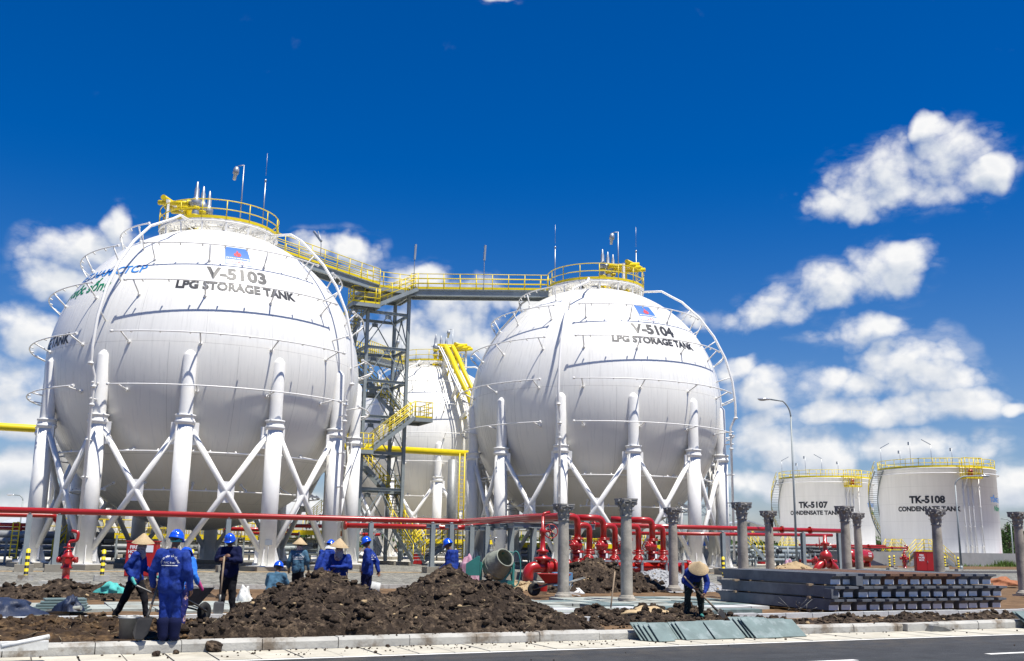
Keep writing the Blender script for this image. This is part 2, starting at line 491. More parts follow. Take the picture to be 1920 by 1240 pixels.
class MB:
    def __init__(s):
        s.v, s.f, s.mi, s.sm = [], [], [], []

    def add(s, vs, fs, mi=0, smooth=False):
        o = len(s.v)
        s.v.extend([tuple(q) for q in vs])
        for f in fs:
            s.f.append(tuple(i + o for i in f))
            s.mi.append(mi)
            s.sm.append(smooth)
        return s

    def obox(s, c, ax, ay, az, mi=0):                    # centre and half axes
        c, ax, ay, az = Vector(c), Vector(ax), Vector(ay), Vector(az)
        vs = [c + ax * i + ay * j + az * k for k in (-1, 1) for j in (-1, 1) for i in (-1, 1)]
        return s.add(vs, [(0, 2, 3, 1), (4, 5, 7, 6), (0, 1, 5, 4), (2, 6, 7, 3), (0, 4, 6, 2), (1, 3, 7, 5)], mi)

    def box(s, c, d, rz=0.0, mi=0):                      # centre, full size, turned about z
        x = Vector((math.cos(rz), math.sin(rz), 0))
        y = Vector((-math.sin(rz), math.cos(rz), 0))
        return s.obox(c, x * d[0] / 2, y * d[1] / 2, UZ * d[2] / 2, mi)

    def pbox(s, u0, u1, v0, v1, z0, z1, mi=0):           # box on the plant grid
        return s.obox(P((u0 + u1) / 2, (v0 + v1) / 2, (z0 + z1) / 2), BU * (u1 - u0) / 2, BV * (v1 - v0) / 2, UZ * (z1 - z0) / 2, mi)

    def bar(s, p0, p1, w, h, mi=0, up=UZ):               # rectangular member
        p0, p1 = Vector(p0), Vector(p1)
        d = (p1 - p0).normalized()
        u = Vector(up)
        if abs(d.dot(u)) > .97:
            u = BV
        x = d.cross(u).normalized()
        y = x.cross(d).normalized()
        return s.obox((p0 + p1) / 2, d * (p1 - p0).length / 2, x * w / 2, y * h / 2, mi)

    def ibeam(s, p0, p1, w, h, t=.03, mi=0):             # I section
        p0, p1 = Vector(p0), Vector(p1)
        s.bar(p0, p1, t, h - .02, mi)
        d = (p1 - p0).normalized()
        u = UZ if abs(d.z) < .95 else BV
        x = d.cross(u).normalized()
        y = x.cross(d).normalized()
        for q in (-1, 1):
            s.bar(p0 + y * q * (h / 2 - t / 2), p1 + y * q * (h / 2 - t / 2), w, t, mi)
        return s

    def tube(s, p0, p1, r0, r1=None, n=8, mi=0, cap=True, smooth=True):
        p0, p1 = Vector(p0), Vector(p1)
        r1 = r0 if r1 is None else r1
        if (p1 - p0).length < 1e-6:
            return s
        x, y, d = frame(p1 - p0)
        vs = []
        for p, r in ((p0, r0), (p1, r1)):
            for i in range(n):
                a = 2 * PI * i / n
                vs.append(p + (x * math.cos(a) + y * math.sin(a)) * r)
        s.add(vs, [(i, (i + 1) % n, n + (i + 1) % n, n + i) for i in range(n)], mi, smooth)
        if cap:
            s.add(vs[:n], [tuple(reversed(range(n)))], mi)
            s.add(vs[n:], [tuple(range(n))], mi)
        return s

    def path(s, pts, r, n=8, closed=False, mi=0, smooth=True):
        pts = [Vector(p) for p in pts]
        m = len(pts)
        vs = []
        prev = None
        for i, p in enumerate(pts):
            a = pts[(i - 1) % m] if (closed or i > 0) else p
            b = pts[(i + 1) % m] if (closed or i < m - 1) else p
            d = (b - a).normalized()
            if prev is None:
                x, y, _ = frame(d)
            else:
                x = (prev - d * prev.dot(d))
                x = x.normalized() if x.length > 1e-6 else frame(d)[0]
                y = d.cross(x)
            prev = x
            rr = r[i] if isinstance(r, (list, tuple)) else r
            for k in range(n):
                t = 2 * PI * k / n
                vs.append(p + (x * math.cos(t) + y * math.sin(t)) * rr)
        fs = []
        for i in range(m if closed else m - 1):
            j = (i + 1) % m
            for k in range(n):
                l = (k + 1) % n
                fs.append((i * n + k, i * n + l, j * n + l, j * n + k))
        s.add(vs, fs, mi, smooth)
        if not closed:
            s.add(vs[:n], [tuple(reversed(range(n)))], mi)
            s.add(vs[-n:], [tuple(range(n))], mi)
        return s

    def lathe(s, o, axis, prof, n=16, mi=0, smooth=True, a0=0.0, a1=2 * PI):   # prof: (radius, height along axis)
        x, y, d = frame(axis)
        o = Vector(o)
        vs = []
        full = abs(a1 - a0 - 2 * PI) < 1e-6
        c = n if full else n + 1
        for r, h in prof:
            for i in range(c):
                a = a0 + (a1 - a0) * i / n
                vs.append(o + d * h + (x * math.cos(a) + y * math.sin(a)) * r)
        fs = []
        for j in range(len(prof) - 1):
            for i in range(n):
                k = (i + 1) % c
                fs.append((j * c + i, j * c + k, (j + 1) * c + k, (j + 1) * c + i))
        s.add(vs, fs, mi, smooth)
        return s

    def ell(s, c, rad, n=12, m=8, rot=None, mi=0):
        c = Vector(c)
        vs, fs = [], []
        for j in range(m + 1):
            t = PI * j / m
            for i in range(n):
                a = 2 * PI * i / n
                q = Vector((rad[0] * math.sin(t) * math.cos(a), rad[1] * math.sin(t) * math.sin(a), rad[2] * math.cos(t)))
                vs.append(c + (rot @ q if rot else q))
        for j in range(m):
            for i in range(n):
                k = (i + 1) % n
                fs.append((j * n + i, (j + 1) * n + i, (j + 1) * n + k, j * n + k))
        return s.add(vs, fs, mi, True)

    def prism(s, poly, o, ax, ay, dep, mi=0, smooth=False):  # polygon in (ax, ay), pushed along dep
        o, ax, ay, dep = Vector(o), Vector(ax), Vector(ay), Vector(dep)
        n = len(poly)
        a = [o + ax * p[0] + ay * p[1] for p in poly]
        vs = a + [q + dep for q in a]
        fs = [(i, (i + 1) % n, n + (i + 1) % n, n + i) for i in range(n)]
        s.add(vs, fs, mi, smooth)
        s.add(vs, [tuple(reversed(range(n))), tuple(range(n, 2 * n))], mi)
        return s

    def build(s, name, mats, parent=None, org=None, **tags):
        me = bpy.data.meshes.new(name)
        v = np.array(s.v, dtype=np.float64).reshape(-1, 3)
        o = Vector((0, 0, 0))
        if org is not None:
            o = Vector(org)
        elif parent is not None:
            o = ORG.get(parent.name, o)
        if len(v):
            v = v - np.array(o)
        me.from_pydata(v.tolist(), [], s.f)
        if not isinstance(mats, (list, tuple)):
            mats = [mats]
        for q in mats:
            me.materials.append(MT[q] if isinstance(q, str) else q)
        me.polygons.foreach_set('material_index', s.mi)
        me.polygons.foreach_set('use_smooth', s.sm)
        bm = bmesh.new()
        bm.from_mesh(me)
        bmesh.ops.remove_doubles(bm, verts=bm.verts, dist=1e-5)
        bmesh.ops.recalc_face_normals(bm, faces=bm.faces)
        bm.to_mesh(me)
        bm.free()
        ob = bpy.data.objects.new(name, me)
        COL.objects.link(ob)
        if parent is not None:
            ob.parent = parent
            ORG[ob.name] = o
        else:
            ob.location = o
            ORG[ob.name] = o
        for k, q in tags.items():
            if q:
                ob[k] = q
        return ob


ORG = {}


def thing(name, label, cat, loc, group=None):
    o = bpy.data.objects.new(name, None)
    o.empty_display_size = .3
    COL.objects.link(o)
    o.location = Vector(loc)
    ORG[o.name] = Vector(loc)
    o['label'] = label
    o['category'] = cat
    if group:
        o['group'] = group
    return o


def solo(mb, name, mats, label, cat, org, group=None):
    return mb.build(name, mats, None, org, label=label, category=cat, group=group)


def struct(mb, name, mats):
    return mb.build(name, mats, None, None, kind='structure')


def kids(o):
    return [q for q in COL.objects if q.parent == o]


def dup(o, loc, label, rz=0.0, group=None, scale=None, parent=None, skip=()):
    c = o.copy()
    COL.objects.link(c)
    if parent is None:
        c.location = Vector(loc)
        c.rotation_euler = (0, 0, rz)
        if scale:
            c.scale = scale
        c['label'] = label
        if group:
            c['group'] = group
        ORG[c.name] = Vector(loc)
    else:
        c.parent = parent
        ORG[c.name] = ORG[parent.name]
    for k in KIDS.get(o.name) or kids(o):
        if k.name.split('.')[0] not in skip:
            dup(k, None, None, parent=c)
    return c


KIDS = {}


def arc(p0, p1, p2, n=6):                                # smooth bend through a corner
    p0, p1, p2 = Vector(p0), Vector(p1), Vector(p2)
    return [p0 * (1 - t) ** 2 + p1 * 2 * t * (1 - t) + p2 * t * t for t in [i / n for i in range(n + 1)]]


def bends(pts, r, n=5):                                  # polyline with rounded corners
    pts = [Vector(p) for p in pts]
    out = [pts[0]]
    for a, b, c in zip(pts, pts[1:], pts[2:]):
        d0, d1 = (a - b).normalized(), (c - b).normalized()
        k = min(r, (a - b).length * .49, (c - b).length * .49)
        out += arc(b + d0 * k, b, b + d1 * k, n)
    return out + [pts[-1]]


def rail(mb, pts, h=1.1, step=1.5, closed=False, r=.028, mids=(.55,), toe=.15, mi=0, inner=None):
    pts = [Vector(p) for p in pts]
    if closed:
        pts = pts + [pts[0]]
    up = UZ
    for z in list(mids) + [1.0]:
        mb.path([p + up * h * z for p in pts], r, 6, mi=mi)
    acc = 0.0
    mb.tube(pts[0], pts[0] + up * h, r, n=6, mi=mi)
    for a, b in zip(pts, pts[1:]):
        L = (b - a).length
        t = step - acc
        while t < L - 1e-6:
            q = a + (b - a) * (t / L)
            mb.tube(q, q + up * h, r, n=6, mi=mi)
            t += step
        acc = (acc + L) % step
        if toe:
            mb.bar(a + up * toe / 2, b + up * toe / 2, .012, toe, mi)
    mb.tube(pts[-1], pts[-1] + up * h, r, n=6, mi=mi)


TEXTC = {}


def text2d(s, size, bold=.0, align='CENTER', res=3):
    cu_ = bpy.data.curves.new('t', 'FONT')
    cu_.body = s
    cu_.size = size
    cu_.offset = bold * size
    cu_.align_x = align
    cu_.resolution_u = res
    ob = bpy.data.objects.new('t', cu_)
    COL.objects.link(ob)
    dg = bpy.context.evaluated_depsgraph_get()
    me = bpy.data.meshes.new_from_object(ob.evaluated_get(dg))
    vs = [(q.co.x, q.co.y) for q in me.vertices]
    fs = [tuple(p.vertices) for p in me.polygons]
    bpy.data.objects.remove(ob)
    bpy.data.curves.remove(cu_)
    bpy.data.meshes.remove(me)
    return vs, fs


def text_on(mb, s, size, o, ax, ay, bold=.02, align='CENTER', mi=0):   # flat lettering
    vs, fs = text2d(s, size, bold, align)
    o, ax, ay = Vector(o), Vector(ax), Vector(ay)
    mb.add([o + ax * x + ay * y for x, y in vs], fs, mi)
# ------------------------------------------------------------------ the setting: ground, road, kerbs
def sheet(name, mat, u0, u1, v0, v1, z, thick=0.0, nu=1, nv=1, amp=0.0, seed=0):
    mb = MB()
    if thick:
        mb.pbox(u0, u1, v0, v1, z - thick, z)
        return struct(mb, name, mat)
    vs = []
    for j in range(nv + 1):
        for i in range(nu + 1):
            p = P(u0 + (u1 - u0) * i / nu, v0 + (v1 - v0) * j / nv, z)
            if amp and 0 < i < nu and 0 < j < nv:
                p.z += amp * (noise.fractal(p * .9 + Vector((seed, 0, 0)), 1, 2, 4) * .6 + .25 * noise.noise(p * 3))
            vs.append(p)
    c = nu + 1
    mb.add(vs, [(j * c + i, j * c + i + 1, (j + 1) * c + i + 1, (j + 1) * c + i) for j in range(nv) for i in range(nu)], 0, amp > 0)
    return struct(mb, name, mat)


sheet('ground', 'ground', -2500, 2500, -800, 3500, -.32)
sheet('asphalt_road', 'asphalt', -150, 220, -30, 15.72, -.18)
mb = MB()
mb.add([P(-150, 15.62, -.176), P(220, 15.62, -.176), P(220, 15.74, -.176), P(-150, 15.74, -.176)], [(0, 1, 2, 3)])
for k in range(14):
    u = 15.35 + (k - 5) * 6.0
    mb.add([P(u, 12.80, -.176), P(u + 3, 12.80, -.176), P(u + 3, 12.95, -.176), P(u, 12.95, -.176)], [(0, 1, 2, 3)])
struct(mb, 'road_marking', 'paint')
mb = MB()
for k in range(150):                                     # gutter units with open joints
    u = -30 + k * .62
    dz = random.uniform(-.006, .006)
    mb.pbox(u + .012, u + .608, 15.745, 16.93, -.30, -.168 + dz)
struct(mb, 'gutter', 'gutter')
mb = MB()
for k in range(70):                                      # kerb stones, front top edge chamfered
    u0, u1 = -30 + k * 1.25, -30 + (k + 1) * 1.25 - .012
    o = P(u0, 16.95 + random.uniform(-.008, .008), 0)
    z = random.uniform(-.012, .008)
    mb.prism([(0, -.3), (0.0, -.05 + z), (.035, 0.0 + z), (.24, .0 + z), (.24, -.3)], o, BV, UZ, BU * (u1 - u0))
struct(mb, 'kerb', 'kerb')
sheet('courtyard_ground', 'ground', -60, 90, 17.19, 34.9, -.035, 0, 190, 46, .07, 3)
mb = MB()
for k in range(120):
    u0 = -40 + k
    mb.pbox(u0, u0 + .985, 34.85, 35.05, -.2, .10 + random.uniform(-.004, .004))
struct(mb, 'inner_kerb', 'kerb')
sheet('gravel_bed', 'gravel', -70, 130, 35.06, 76.5, .06, .3)
sheet('concrete_apron', 'sand', -30, 60, 49.7, 50.6, .075, .2)
sheet('rear_ground', 'apron', -150, 250, 76.5, 160, .03, .3)
sheet('access_road', 'asphalt', 38, 130, 52.5, 57.5, .072, .1)

# planting-strip edge kerb and loose paving
mb = MB()
for k in range(52):
    u0 = 7.5 + k * .8
    mb.pbox(u0, u0 + .78, 19.15, 19.32, -.12, .085 + random.uniform(-.012, .012))
for k in range(16):
    u0 = -8 + k * .8
    mb.pbox(u0, u0 + .785, 21.9, 22.15, -.12, .05 + random.uniform(-.01, .01))
struct(mb, 'border_kerb', 'alu')
mb = MB()
for j, (v0, w, ua, ub) in enumerate([(19.7, .16, 9, 14.5), (20.1, .2, 8.5, 15), (20.6, .22, 8.5, 16), (21.1, .5, 8.5, 16.5), (22.0, .8, 9.5, 18), (22.95, .8, 9.5, 18.2), (23.9, .8, 10, 17.6), (24.9, .9, 10.5, 18.4), (25.9, .9, 10.5, 19)]):
    u = ua
    while u < ub:
        L = random.choice((.6, .9, 1.2))
        if random.random() < (.9 if j > 3 else .7):
            mb.pbox(u, u + L - .02, v0 + random.uniform(-.03, .03), v0 + w, -.1, .055 + random.uniform(-.015, .02), random.choice((0, 2, 2)) if j > 4 else random.choice((0, 1, 2)))
        u += L
for v0 in (23.6, 24.5, 25.4, 26.3):
    u = -6
    while u < 5.5:
        if random.random() < .93:
            mb.pbox(u, u + .87, v0, v0 + .87, -.1, .03 + random.uniform(-.012, .012), 2)
        u += .9
struct(mb, 'paving', ['slab', 'alu', 'slabedge'])

# ------------------------------------------------------------------ the spherical tanks
SR, SZ, RL = 8.608, 10.648, 8.515
S1, S2, S3 = Vector((-17.535, 57.824, 0)), Vector((5.906, 69.833, 0)), Vector((-8.175, 102.07, 0))
S4 = S1 + (S3 - S2)
ZPL = 19.28                                              # platform deck


def sphp(az, lat, r):                                    # point about a tank centre
    a, l = R_(az), R_(lat)
    return Vector((r * math.cos(l) * math.cos(a), r * math.cos(l) * math.sin(a), SZ + r * math.sin(l)))


def make_tank(C):
    t = thing('spherical_gas_tank', 'x', 'storage tank', C)
    mb = MB()
    mb.lathe(C + UZ * SZ, UZ, [(SR * math.sin(PI * j / 80) if 0 < j < 80 else .001, -SR * math.cos(PI * j / 80)) for j in range(81)], 128)
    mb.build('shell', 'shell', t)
    for k in range(12):                                  # legs
        a = R_(10.7 + 30 * k)
        er, et = Vector((math.cos(a), math.sin(a), 0)), Vector((-math.sin(a), math.cos(a), 0))
        b = C + er * RL
        mb = MB()
        mb.tube(b + UZ * .33, b + UZ * 7.2, .42, n=20)
        mb.lathe(b, UZ, [(.335, 7.2), (.335, 10.45), (.30, 10.55), (.16, 10.72), (.001, 10.80)], 20)
        for q in range(4):                               # base gussets
            d = (er * math.cos(q * PI / 2 + PI / 4) + et * math.sin(q * PI / 2 + PI / 4))
            mb.prism([(.3, .33), (.72, .33), (.44, 1.2), (.3, 1.2)], b - d.cross(UZ) * .012, d, UZ, d.cross(UZ) * .024)
        mb.obox(b + UZ * .315, er * .72, et * .72, UZ * .025)
        leg = mb.build('leg', 'whitedk', t)
        mb = MB()
        mb.lathe(b, UZ, [(.3, 7.0), (.42, 7.02), (.50, 7.12), (.50, 7.22), (.46, 7.24), (.46, 7.42), (.50, 7.44), (.50, 7.52), (.3, 7.56)], 20)
        mb.build('collar', 'whitedk', leg)
        mb = MB()
        mb.obox(b + UZ * .18, er * .95, et * .95, UZ * .11)
        mb.build('plinth', 'plinth', leg)
    for k in range(12):                                  # cross bracing, one X per bay
        a0, a1 = R_(10.7 + 30 * k), R_(40.7 + 30 * k)
        p, q = [C + Vector((math.cos(a), math.sin(a), 0)) * RL for a in (a0, a1)]
        d = (q - p).normalized()
        p, q = p + d * .36, q - d * .36
        mid = (p + q) / 2 + UZ * 3.85
        for (x, y) in ((p, q), (q, p)):
            mb = MB()
            mb.tube(x + UZ * 6.75, y + UZ * 1.05, .145, n=12)
            dd = (y - x).normalized()
            mb.obox(x + UZ * 6.62 + dd * .05, dd * .28, dd.cross(UZ) * .012, UZ * .55)
            mb.obox(y + UZ * 1.0 - dd * .02, dd * .22, dd.cross(UZ) * .012, UZ * .55)
            mb.build('brace', 'white', t)
        mb = MB()
        mb.obox(mid, d * .40, d.cross(UZ) * .02, UZ * .52)
        mb.build('gusset_plate', 'white', t)
    for lat in (55, 39, 22.5, 5.1, -10.7, -31, -45):     # water spray rings on brackets
        mb = MB()
        for q in range(4):
            if lat > 50 and q in (0, 3):
                continue
            c = 25.5 + 90 * q
            azs = [c - 45 + 6.6 + (76.8) * i / 26 for i in range(27)]
            mb.path([C + sphp(a, lat, SR + .88) for a in azs], .037, 6)
            for a in (azs[0], azs[-1]):
                x = C + sphp(a, lat, SR + .88)
                e = C + sphp(a + .4, lat, SR + .88) - x
                mb.tube(x - e, x + e, .075, n=8)
            for i in (1, 9, 17, 25) if lat < 45 else (3, 13, 23):
                x = C + sphp(azs[i], lat, SR + .88)
                y = C + sphp(azs[i], lat - 2.2, SR - .02)
                mb.tube(x, y, .042, n=6)
                mb.tube(y, y + (x - y).normalized() * .12, .085, n=6)
            for i in range(2, 26, 3):                    # nozzles point at the shell
                x = C + sphp(azs[i], lat, SR + .88)
                mb.tube(x, C + sphp(azs[i], lat, SR + .70), .03, .045, n=6)
        mb.build('spray_ring', 'white', t)
    for az, off in ((-108.5, .95), (-22.0, 1.0), (71.5, .95), (158, 1.0)):       # risers feeding the rings
        mb = MB()
        pts = [C + sphp(az + (az and 8 if l > 50 else 0), l, SR + off) for l in (61, 56, 50, 40, 30, 20, 10, 1)]
        a = R_(az)
        er = Vector((math.cos(a), math.sin(a), 0))
        a8 = R_(az + 8)
        pts = [C + Vector((3.3 * math.cos(a8), 3.3 * math.sin(a8), ZPL - .22))] + pts
        pts += [C + er * (SR + off) + UZ * 10.0, C + er * (SR + off - .35) + UZ * 9.3, C + er * (SR + off - .35) + UZ * .8]
        mb.path(pts, .078, 8)
        for z in (9.9, 8.8, 7.9):
            mb.tube(C + er * (SR + off - (0 if z > 9.5 else .35)) + UZ * (z - .05), C + er * (SR + off - (0 if z > 9.5 else .35)) + UZ * (z + .05), .14, n=8)
        for l in (45, 28, 12):
            mb.tube(C + sphp(az, l, SR + off), C + sphp(az - 2.4, l - 1, SR - .02), .04, n=6)
        for z in (9.0, 8.2, 6.2, 4.4, 2.6):
            x = C + er * (SR + off - .35) + UZ * z
            aa = R_(round((az - 10.7) / 30) * 30 + 10.7)
            lp = C + Vector((math.cos(aa), math.sin(aa), 0)) * RL + UZ * z
            mb.tube(x + (x - lp).normalized() * .2, lp, .04, n=6)
        mb.build('riser_pipe', 'white', t)
    # roof platform
    mb = MB()
    mb.lathe(C, UZ, [(3.36, ZPL - .06), (3.42, ZPL - .06), (3.42, ZPL), (3.36, ZPL)], 40, smooth=False)
    for i in range(43):                                  # open bar grating
        y = -3.36 + .16 * i
        w = math.sqrt(max(0.01, 3.38 ** 2 - y * y))
        mb.bar(C + Vector((-w, y, ZPL - .03)), C + Vector((w, y, ZPL - .03)), .035, .04)
    for r in (3.38, 2.3, 1.2):
        mb.path([C + Vector((r * math.cos(2 * PI * i / 40), r * math.sin(2 * PI * i / 40), ZPL - .13)) for i in range(40)], .06, 6, True)
    for k in range(16):
        a = 2 * PI * k / 16
        d = Vector((math.cos(a), math.sin(a), 0))
        mb.bar(C + d * .9 + UZ * (ZPL - .12), C + d * 3.4 + UZ * (ZPL - .12), .07, .13)
        zs = SZ + math.sqrt(SR ** 2 - 3.3 ** 2)
        mb.bar(C + d * 3.3 + UZ * (zs - .05), C + d * 3.36 + UZ * (ZPL - .1), .09, .09)
        zs2 = SZ + math.sqrt(SR ** 2 - 2.2 ** 2)
        mb.bar(C + d * 2.2 + UZ * (zs2 - .05), C + d * 3.3 + UZ * (ZPL - .15), .06, .06)
        d2 = Vector((math.cos(a + PI / 8), math.sin(a + PI / 8), 0))
        mb.bar(C + d * 3.36 + UZ * (ZPL - .15), C + d2 * 2.3 + UZ * (ZPL - .15), .05, .05)
    mb.build('roof_platform', 'whitedk', t)
    mb = MB()
    rail(mb, [C + Vector((3.42 * math.cos(2 * PI * i / 48), 3.42 * math.sin(2 * PI * i / 48), ZPL)) for i in range(48)], 1.1, 1.34, True, .03, (.52,), .17)
    mb.build('platform_railing', 'yellow', t)
    mb = MB()                                            # manways and instruments on the deck
    for (x, y, h, r) in ((-.5, .3, .7, .28), (.5, -.8, .5, .16), (-1.2, -1.2, .55, .13), (.2, 1.1, .6, .2), (-1.9, -.2, .5, .1), (-1.0, -2.0, .45, .12)):
        mb.lathe(C + Vector((x, y, ZPL)), UZ, [(r, -.4), (r, h * .6), (r * 1.35, h * .6), (r * 1.35, h * .75), (r * .6, h * .8), (r * .3, h), (.001, h)], 12)
    mb.build('nozzle', 'darksteel', t)
    return t


def manifold(t, C, d, e, base, K=1.45):
    """three safety valves venting through yellow pipes into a header on a white frame"""
    d, e = d.normalized(), e.normalized()
    o0 = C + base + UZ * ZPL
    o = Vector((0, 0, 0))
    mb = MB()
    g = MB()
    for k, q in enumerate((-1, 0, 1)):
        b = o + e * q * .75
        mb.lathe(b, UZ, [(.27, -.3), (.27, .1), (.15, .12), (.15, .55), (.24, .57), (.24, .64), (.15, .66), (.15, 1.0), (.22, 1.02), (.22, 1.1), (.16, 1.12)], 14)
        g.lathe(b, UZ, [(.17, .60), (.19, .75), (.17, .9)], 12)
        g.lathe(b, UZ, [(.14, 1.1), (.24, 1.2), (.25, 1.45), (.16, 1.6), (.13, 1.65), (.12, 2.1), (.08, 2.2), (.05, 2.5), (.001, 2.55)], 14)
        g.tube(b + UZ * 1.35, b + d * .42 + UZ * 1.35, .14, n=10)
        mb.path([b + d * .42 + UZ * 1.35, b + d * 1.0 + UZ * 1.38, b + d * 2.35 + UZ * 1.55], .14, 10)
        mb.lathe(b + d * .40 + UZ * 1.35, d, [(.001, 0), (.22, 0), (.22, .07), (.14, .07)], 12)
    mb.path(bends([o + d * 1.05 + e * .35 + UZ * -.3, o + d * 1.05 + e * .35 + UZ * 1.75, o + d * 2.1 + e * .35 + UZ * 1.8], .45), .17, 10)
    mb.lathe(o + d * 1.05 + e * .35, UZ, [(.34, -.3), (.30, .25), (.19, .5)], 14)
    mb.tube(o + d * 1.9 - e * 1.1 + UZ * 1.7, o + d * 1.9 + e * 1.1 + UZ * 1.7, .15, n=10)
    for q_ in (mb, g):
        q_.v = [tuple(o0 + Vector(v) * K) for v in q_.v]
    mb.build('relief_pipes', 'yellow', t)
    g.build('safety_valves', 'galvl', t)
    w = MB()
    for q in (-1.0, 1.0):
        w.bar(o + d * 1.62 + e * q + UZ * -.3, o + d * 1.62 + e * q + UZ * 1.5, .16, .16)
    w.bar(o + d * 1.62 - e * 1.1 + UZ * 1.48, o + d * 1.62 + e * 1.1 + UZ * 1.48, .14, .14)
    w.v = [tuple(o0 + Vector(v) * K) for v in w.v]
    w.build('pipe_support', 'whitedk', t)


def masts(t, C, lst):
    for (dx, dy, h, lamp) in lst:
        b = C + Vector((dx, dy, ZPL))
        mb = MB()
        if lamp:
            mb.tube(b, b + UZ * h, .04, .03, n=6)
            mb.path([b + UZ * h, b + Vector((-.35, 0, h - .05))], .025, 6)
            c = b + Vector((-.40, 0, h - .12))
            mb.lathe(c, Vector((-.12, -.05, -1)), [(.001, 0), (.1, .0), (.17, .18), (.17, .42), (.1, .46), (.09, .8), (.001, .8)], 12)
            mb.build('flood_lamp', 'galvl', t)
        else:
            mb.tube(b, b + UZ * h * .62, .035, n=6)
            mb.tube(b + UZ * h * .62, b + UZ * (h * .62 + .12), .06, n=6)
            mb.tube(b + UZ * h * .7, b + UZ * h, .012, n=5)
            mb.build('lightning_rod', 'galvl', t)


def letter(C, t, rows, az0, name='lettering'):
    for (s, lat, size, mat, bold, nm) in rows:
        vs, fs = text2d(s, size, bold)
        out = []
        for x, y in vs:
            l = R_(lat) + y / SR
            a = R_(az0) + x / (SR * math.cos(R_(lat)))
            out.append(C + Vector(((SR + .018) * math.cos(l) * math.cos(a), (SR + .018) * math.cos(l) * math.sin(a), SZ + (SR + .018) * math.sin(l))))
        mb = MB()
        mb.add(out, fs)
        mb.build(nm, mat, t)


def on_sphere(C, az0, lat0, x, y, lift=.02):
    l = R_(lat0) + y / SR
    a = R_(az0) + x / (SR * math.cos(R_(lat0)))
    r = SR + lift
    return C + Vector((r * math.cos(l) * math.cos(a), r * math.cos(l) * math.sin(a), SZ + r * math.sin(l)))


def emblem(t, put):
    """blue panel with a red flame over white, put(x, y, lift) maps metres onto the tank"""
    def patch(x0, x1, y0, y1, mat, lift, name, par, poly=None, n=8):
        mb = MB()
        vs = [put(x0 + (x1 - x0) * i / n, y0 + (y1 - y0) * j / n, lift) for j in range(n + 1) for i in range(n + 1)]
        c = n + 1
        mb.add(vs, [(j * c + i, j * c + i + 1, (j + 1) * c + i + 1, (j + 1) * c + i) for j in range(n) for i in range(n)])
        return mb.build(name, mat, par)
    em = patch(-.64, .64, -.85, .80, 'logoblue', .012, 'emblem', t)
    patch(-.61, .61, -.82, -.44, 'inkwhite', .018, 'white_band', em)
    mb = MB()
    def blob(pts):
        mb.add([put(x, y, .022) for x, y in pts], [tuple(range(len(pts)))])
    blob([(-.02, -.14), (.10, -.12), (.19, -.02), (.20, .12), (.14, .26), (.06, .20), (.07, .34), (.0, .50), (-.02, .34), (-.09, .22), (-.03, .10)])
    blob([(-.05, -.12), (-.06, .08), (-.12, .20), (-.18, .12), (-.19, .0), (-.13, -.09)])
    mb.build('flame', 'inkred', em)
    for s, y, sz, mat, nm, b in (('PETROVIETNAM', -.36, .165, 'inkwhite', 'emblem_lettering', .02), ('GAS', -.76, .34, 'inkred', 'emblem_lettering', .01)):
        vs, fs = text2d(s, sz, b)
        mb = MB()
        mb.add([put(x, yy + y, .026) for x, yy in vs], fs)
        mb.build(nm, mat, em)


t1 = make_tank(S1)
t1['label'] = 'large white spherical tank lettered V-5103, nearest and leftmost'
t1['group'] = 'spherical gas storage tanks'
base_kids = kids(t1)
t2 = dup(t1, S2, 'white spherical tank lettered V-5104, right of the stair tower', group='spherical gas storage tanks')
t3 = dup(t1, S3, 'white spherical tank seen in the gap behind the steel stair tower, no lettering in view', group='spherical gas storage tanks')
t4 = dup(t1, S4, 'white spherical tank almost hidden behind the tank V-5103', group='spherical gas storage tanks')
AZT = -64.6
for (t, C, num) in ((t1, S1, 'V-5103'), (t2, S2, 'V-5104')):
    letter(C, t, [(num, 28.7, 1.08, 'ink', .045, 'number_lettering'), ('LPG STORAGE TANK', 23.5, .67, 'ink', .045, 'name_lettering')], AZT)
    emblem(t, lambda x, y, l, C=C: on_sphere(C, AZT + .6, 42.0, x, y, l))
    if t is t1: letter(C, t, [('TỔNG CÔNG TY KHÍ VIỆT NAM-CTCP', 30.6, .78, 'inkblue', .02, 'company_lettering'), ('Năng lượng cho cuộc sống', 23.8, .95, 'inkgreen', .02, 'slogan_lettering'),
                  ('LPG STORAGE TANK', 4.5, .82, 'ink', .022, 'name_lettering')], AZT - 89)
lg = S1 + Vector((math.cos(R_(-49.3)), math.sin(R_(-49.3)), 0)) * RL
mb = MB()
mb.box(lg + Vector((.16, -.47, 1.45)), (.34, .04, .26), .1)
mb.tube(lg + Vector((.16, -.46, .34)), lg + Vector((.16, -.46, 1.4)), .015, n=5)
mb.build('earthing_box', 'galvl', t1)
manifold(t1, S1, Vector((-.93, .28, 0)), Vector((.15, .95, 0)), Vector((-.85, -.9, 0)), 1.08)
manifold(t2, S2, Vector((.95, .15, 0)), Vector((.55, .8, 0)), Vector((.75, -1.3, 0)), 1.0)
manifold(t3, S3, Vector((.95, .15, 0)), Vector((.55, .8, 0)), Vector((1.0, -1.4, 0)), 1.15)
masts(t1, S1, [(1.95, -2.75, 3.4, 1), (2.95, -1.6, 4.6, 0)])
masts(t2, S2, [(1.35, -2.6, 3.6, 1), (-2.95, -1.2, 4.5, 0), (2.95, .3, 4.9, 0)])
masts(t3, S3, [(-3.0, -1.0, 2.6, 1), (2.2, -1.9, 3.5, 1)])
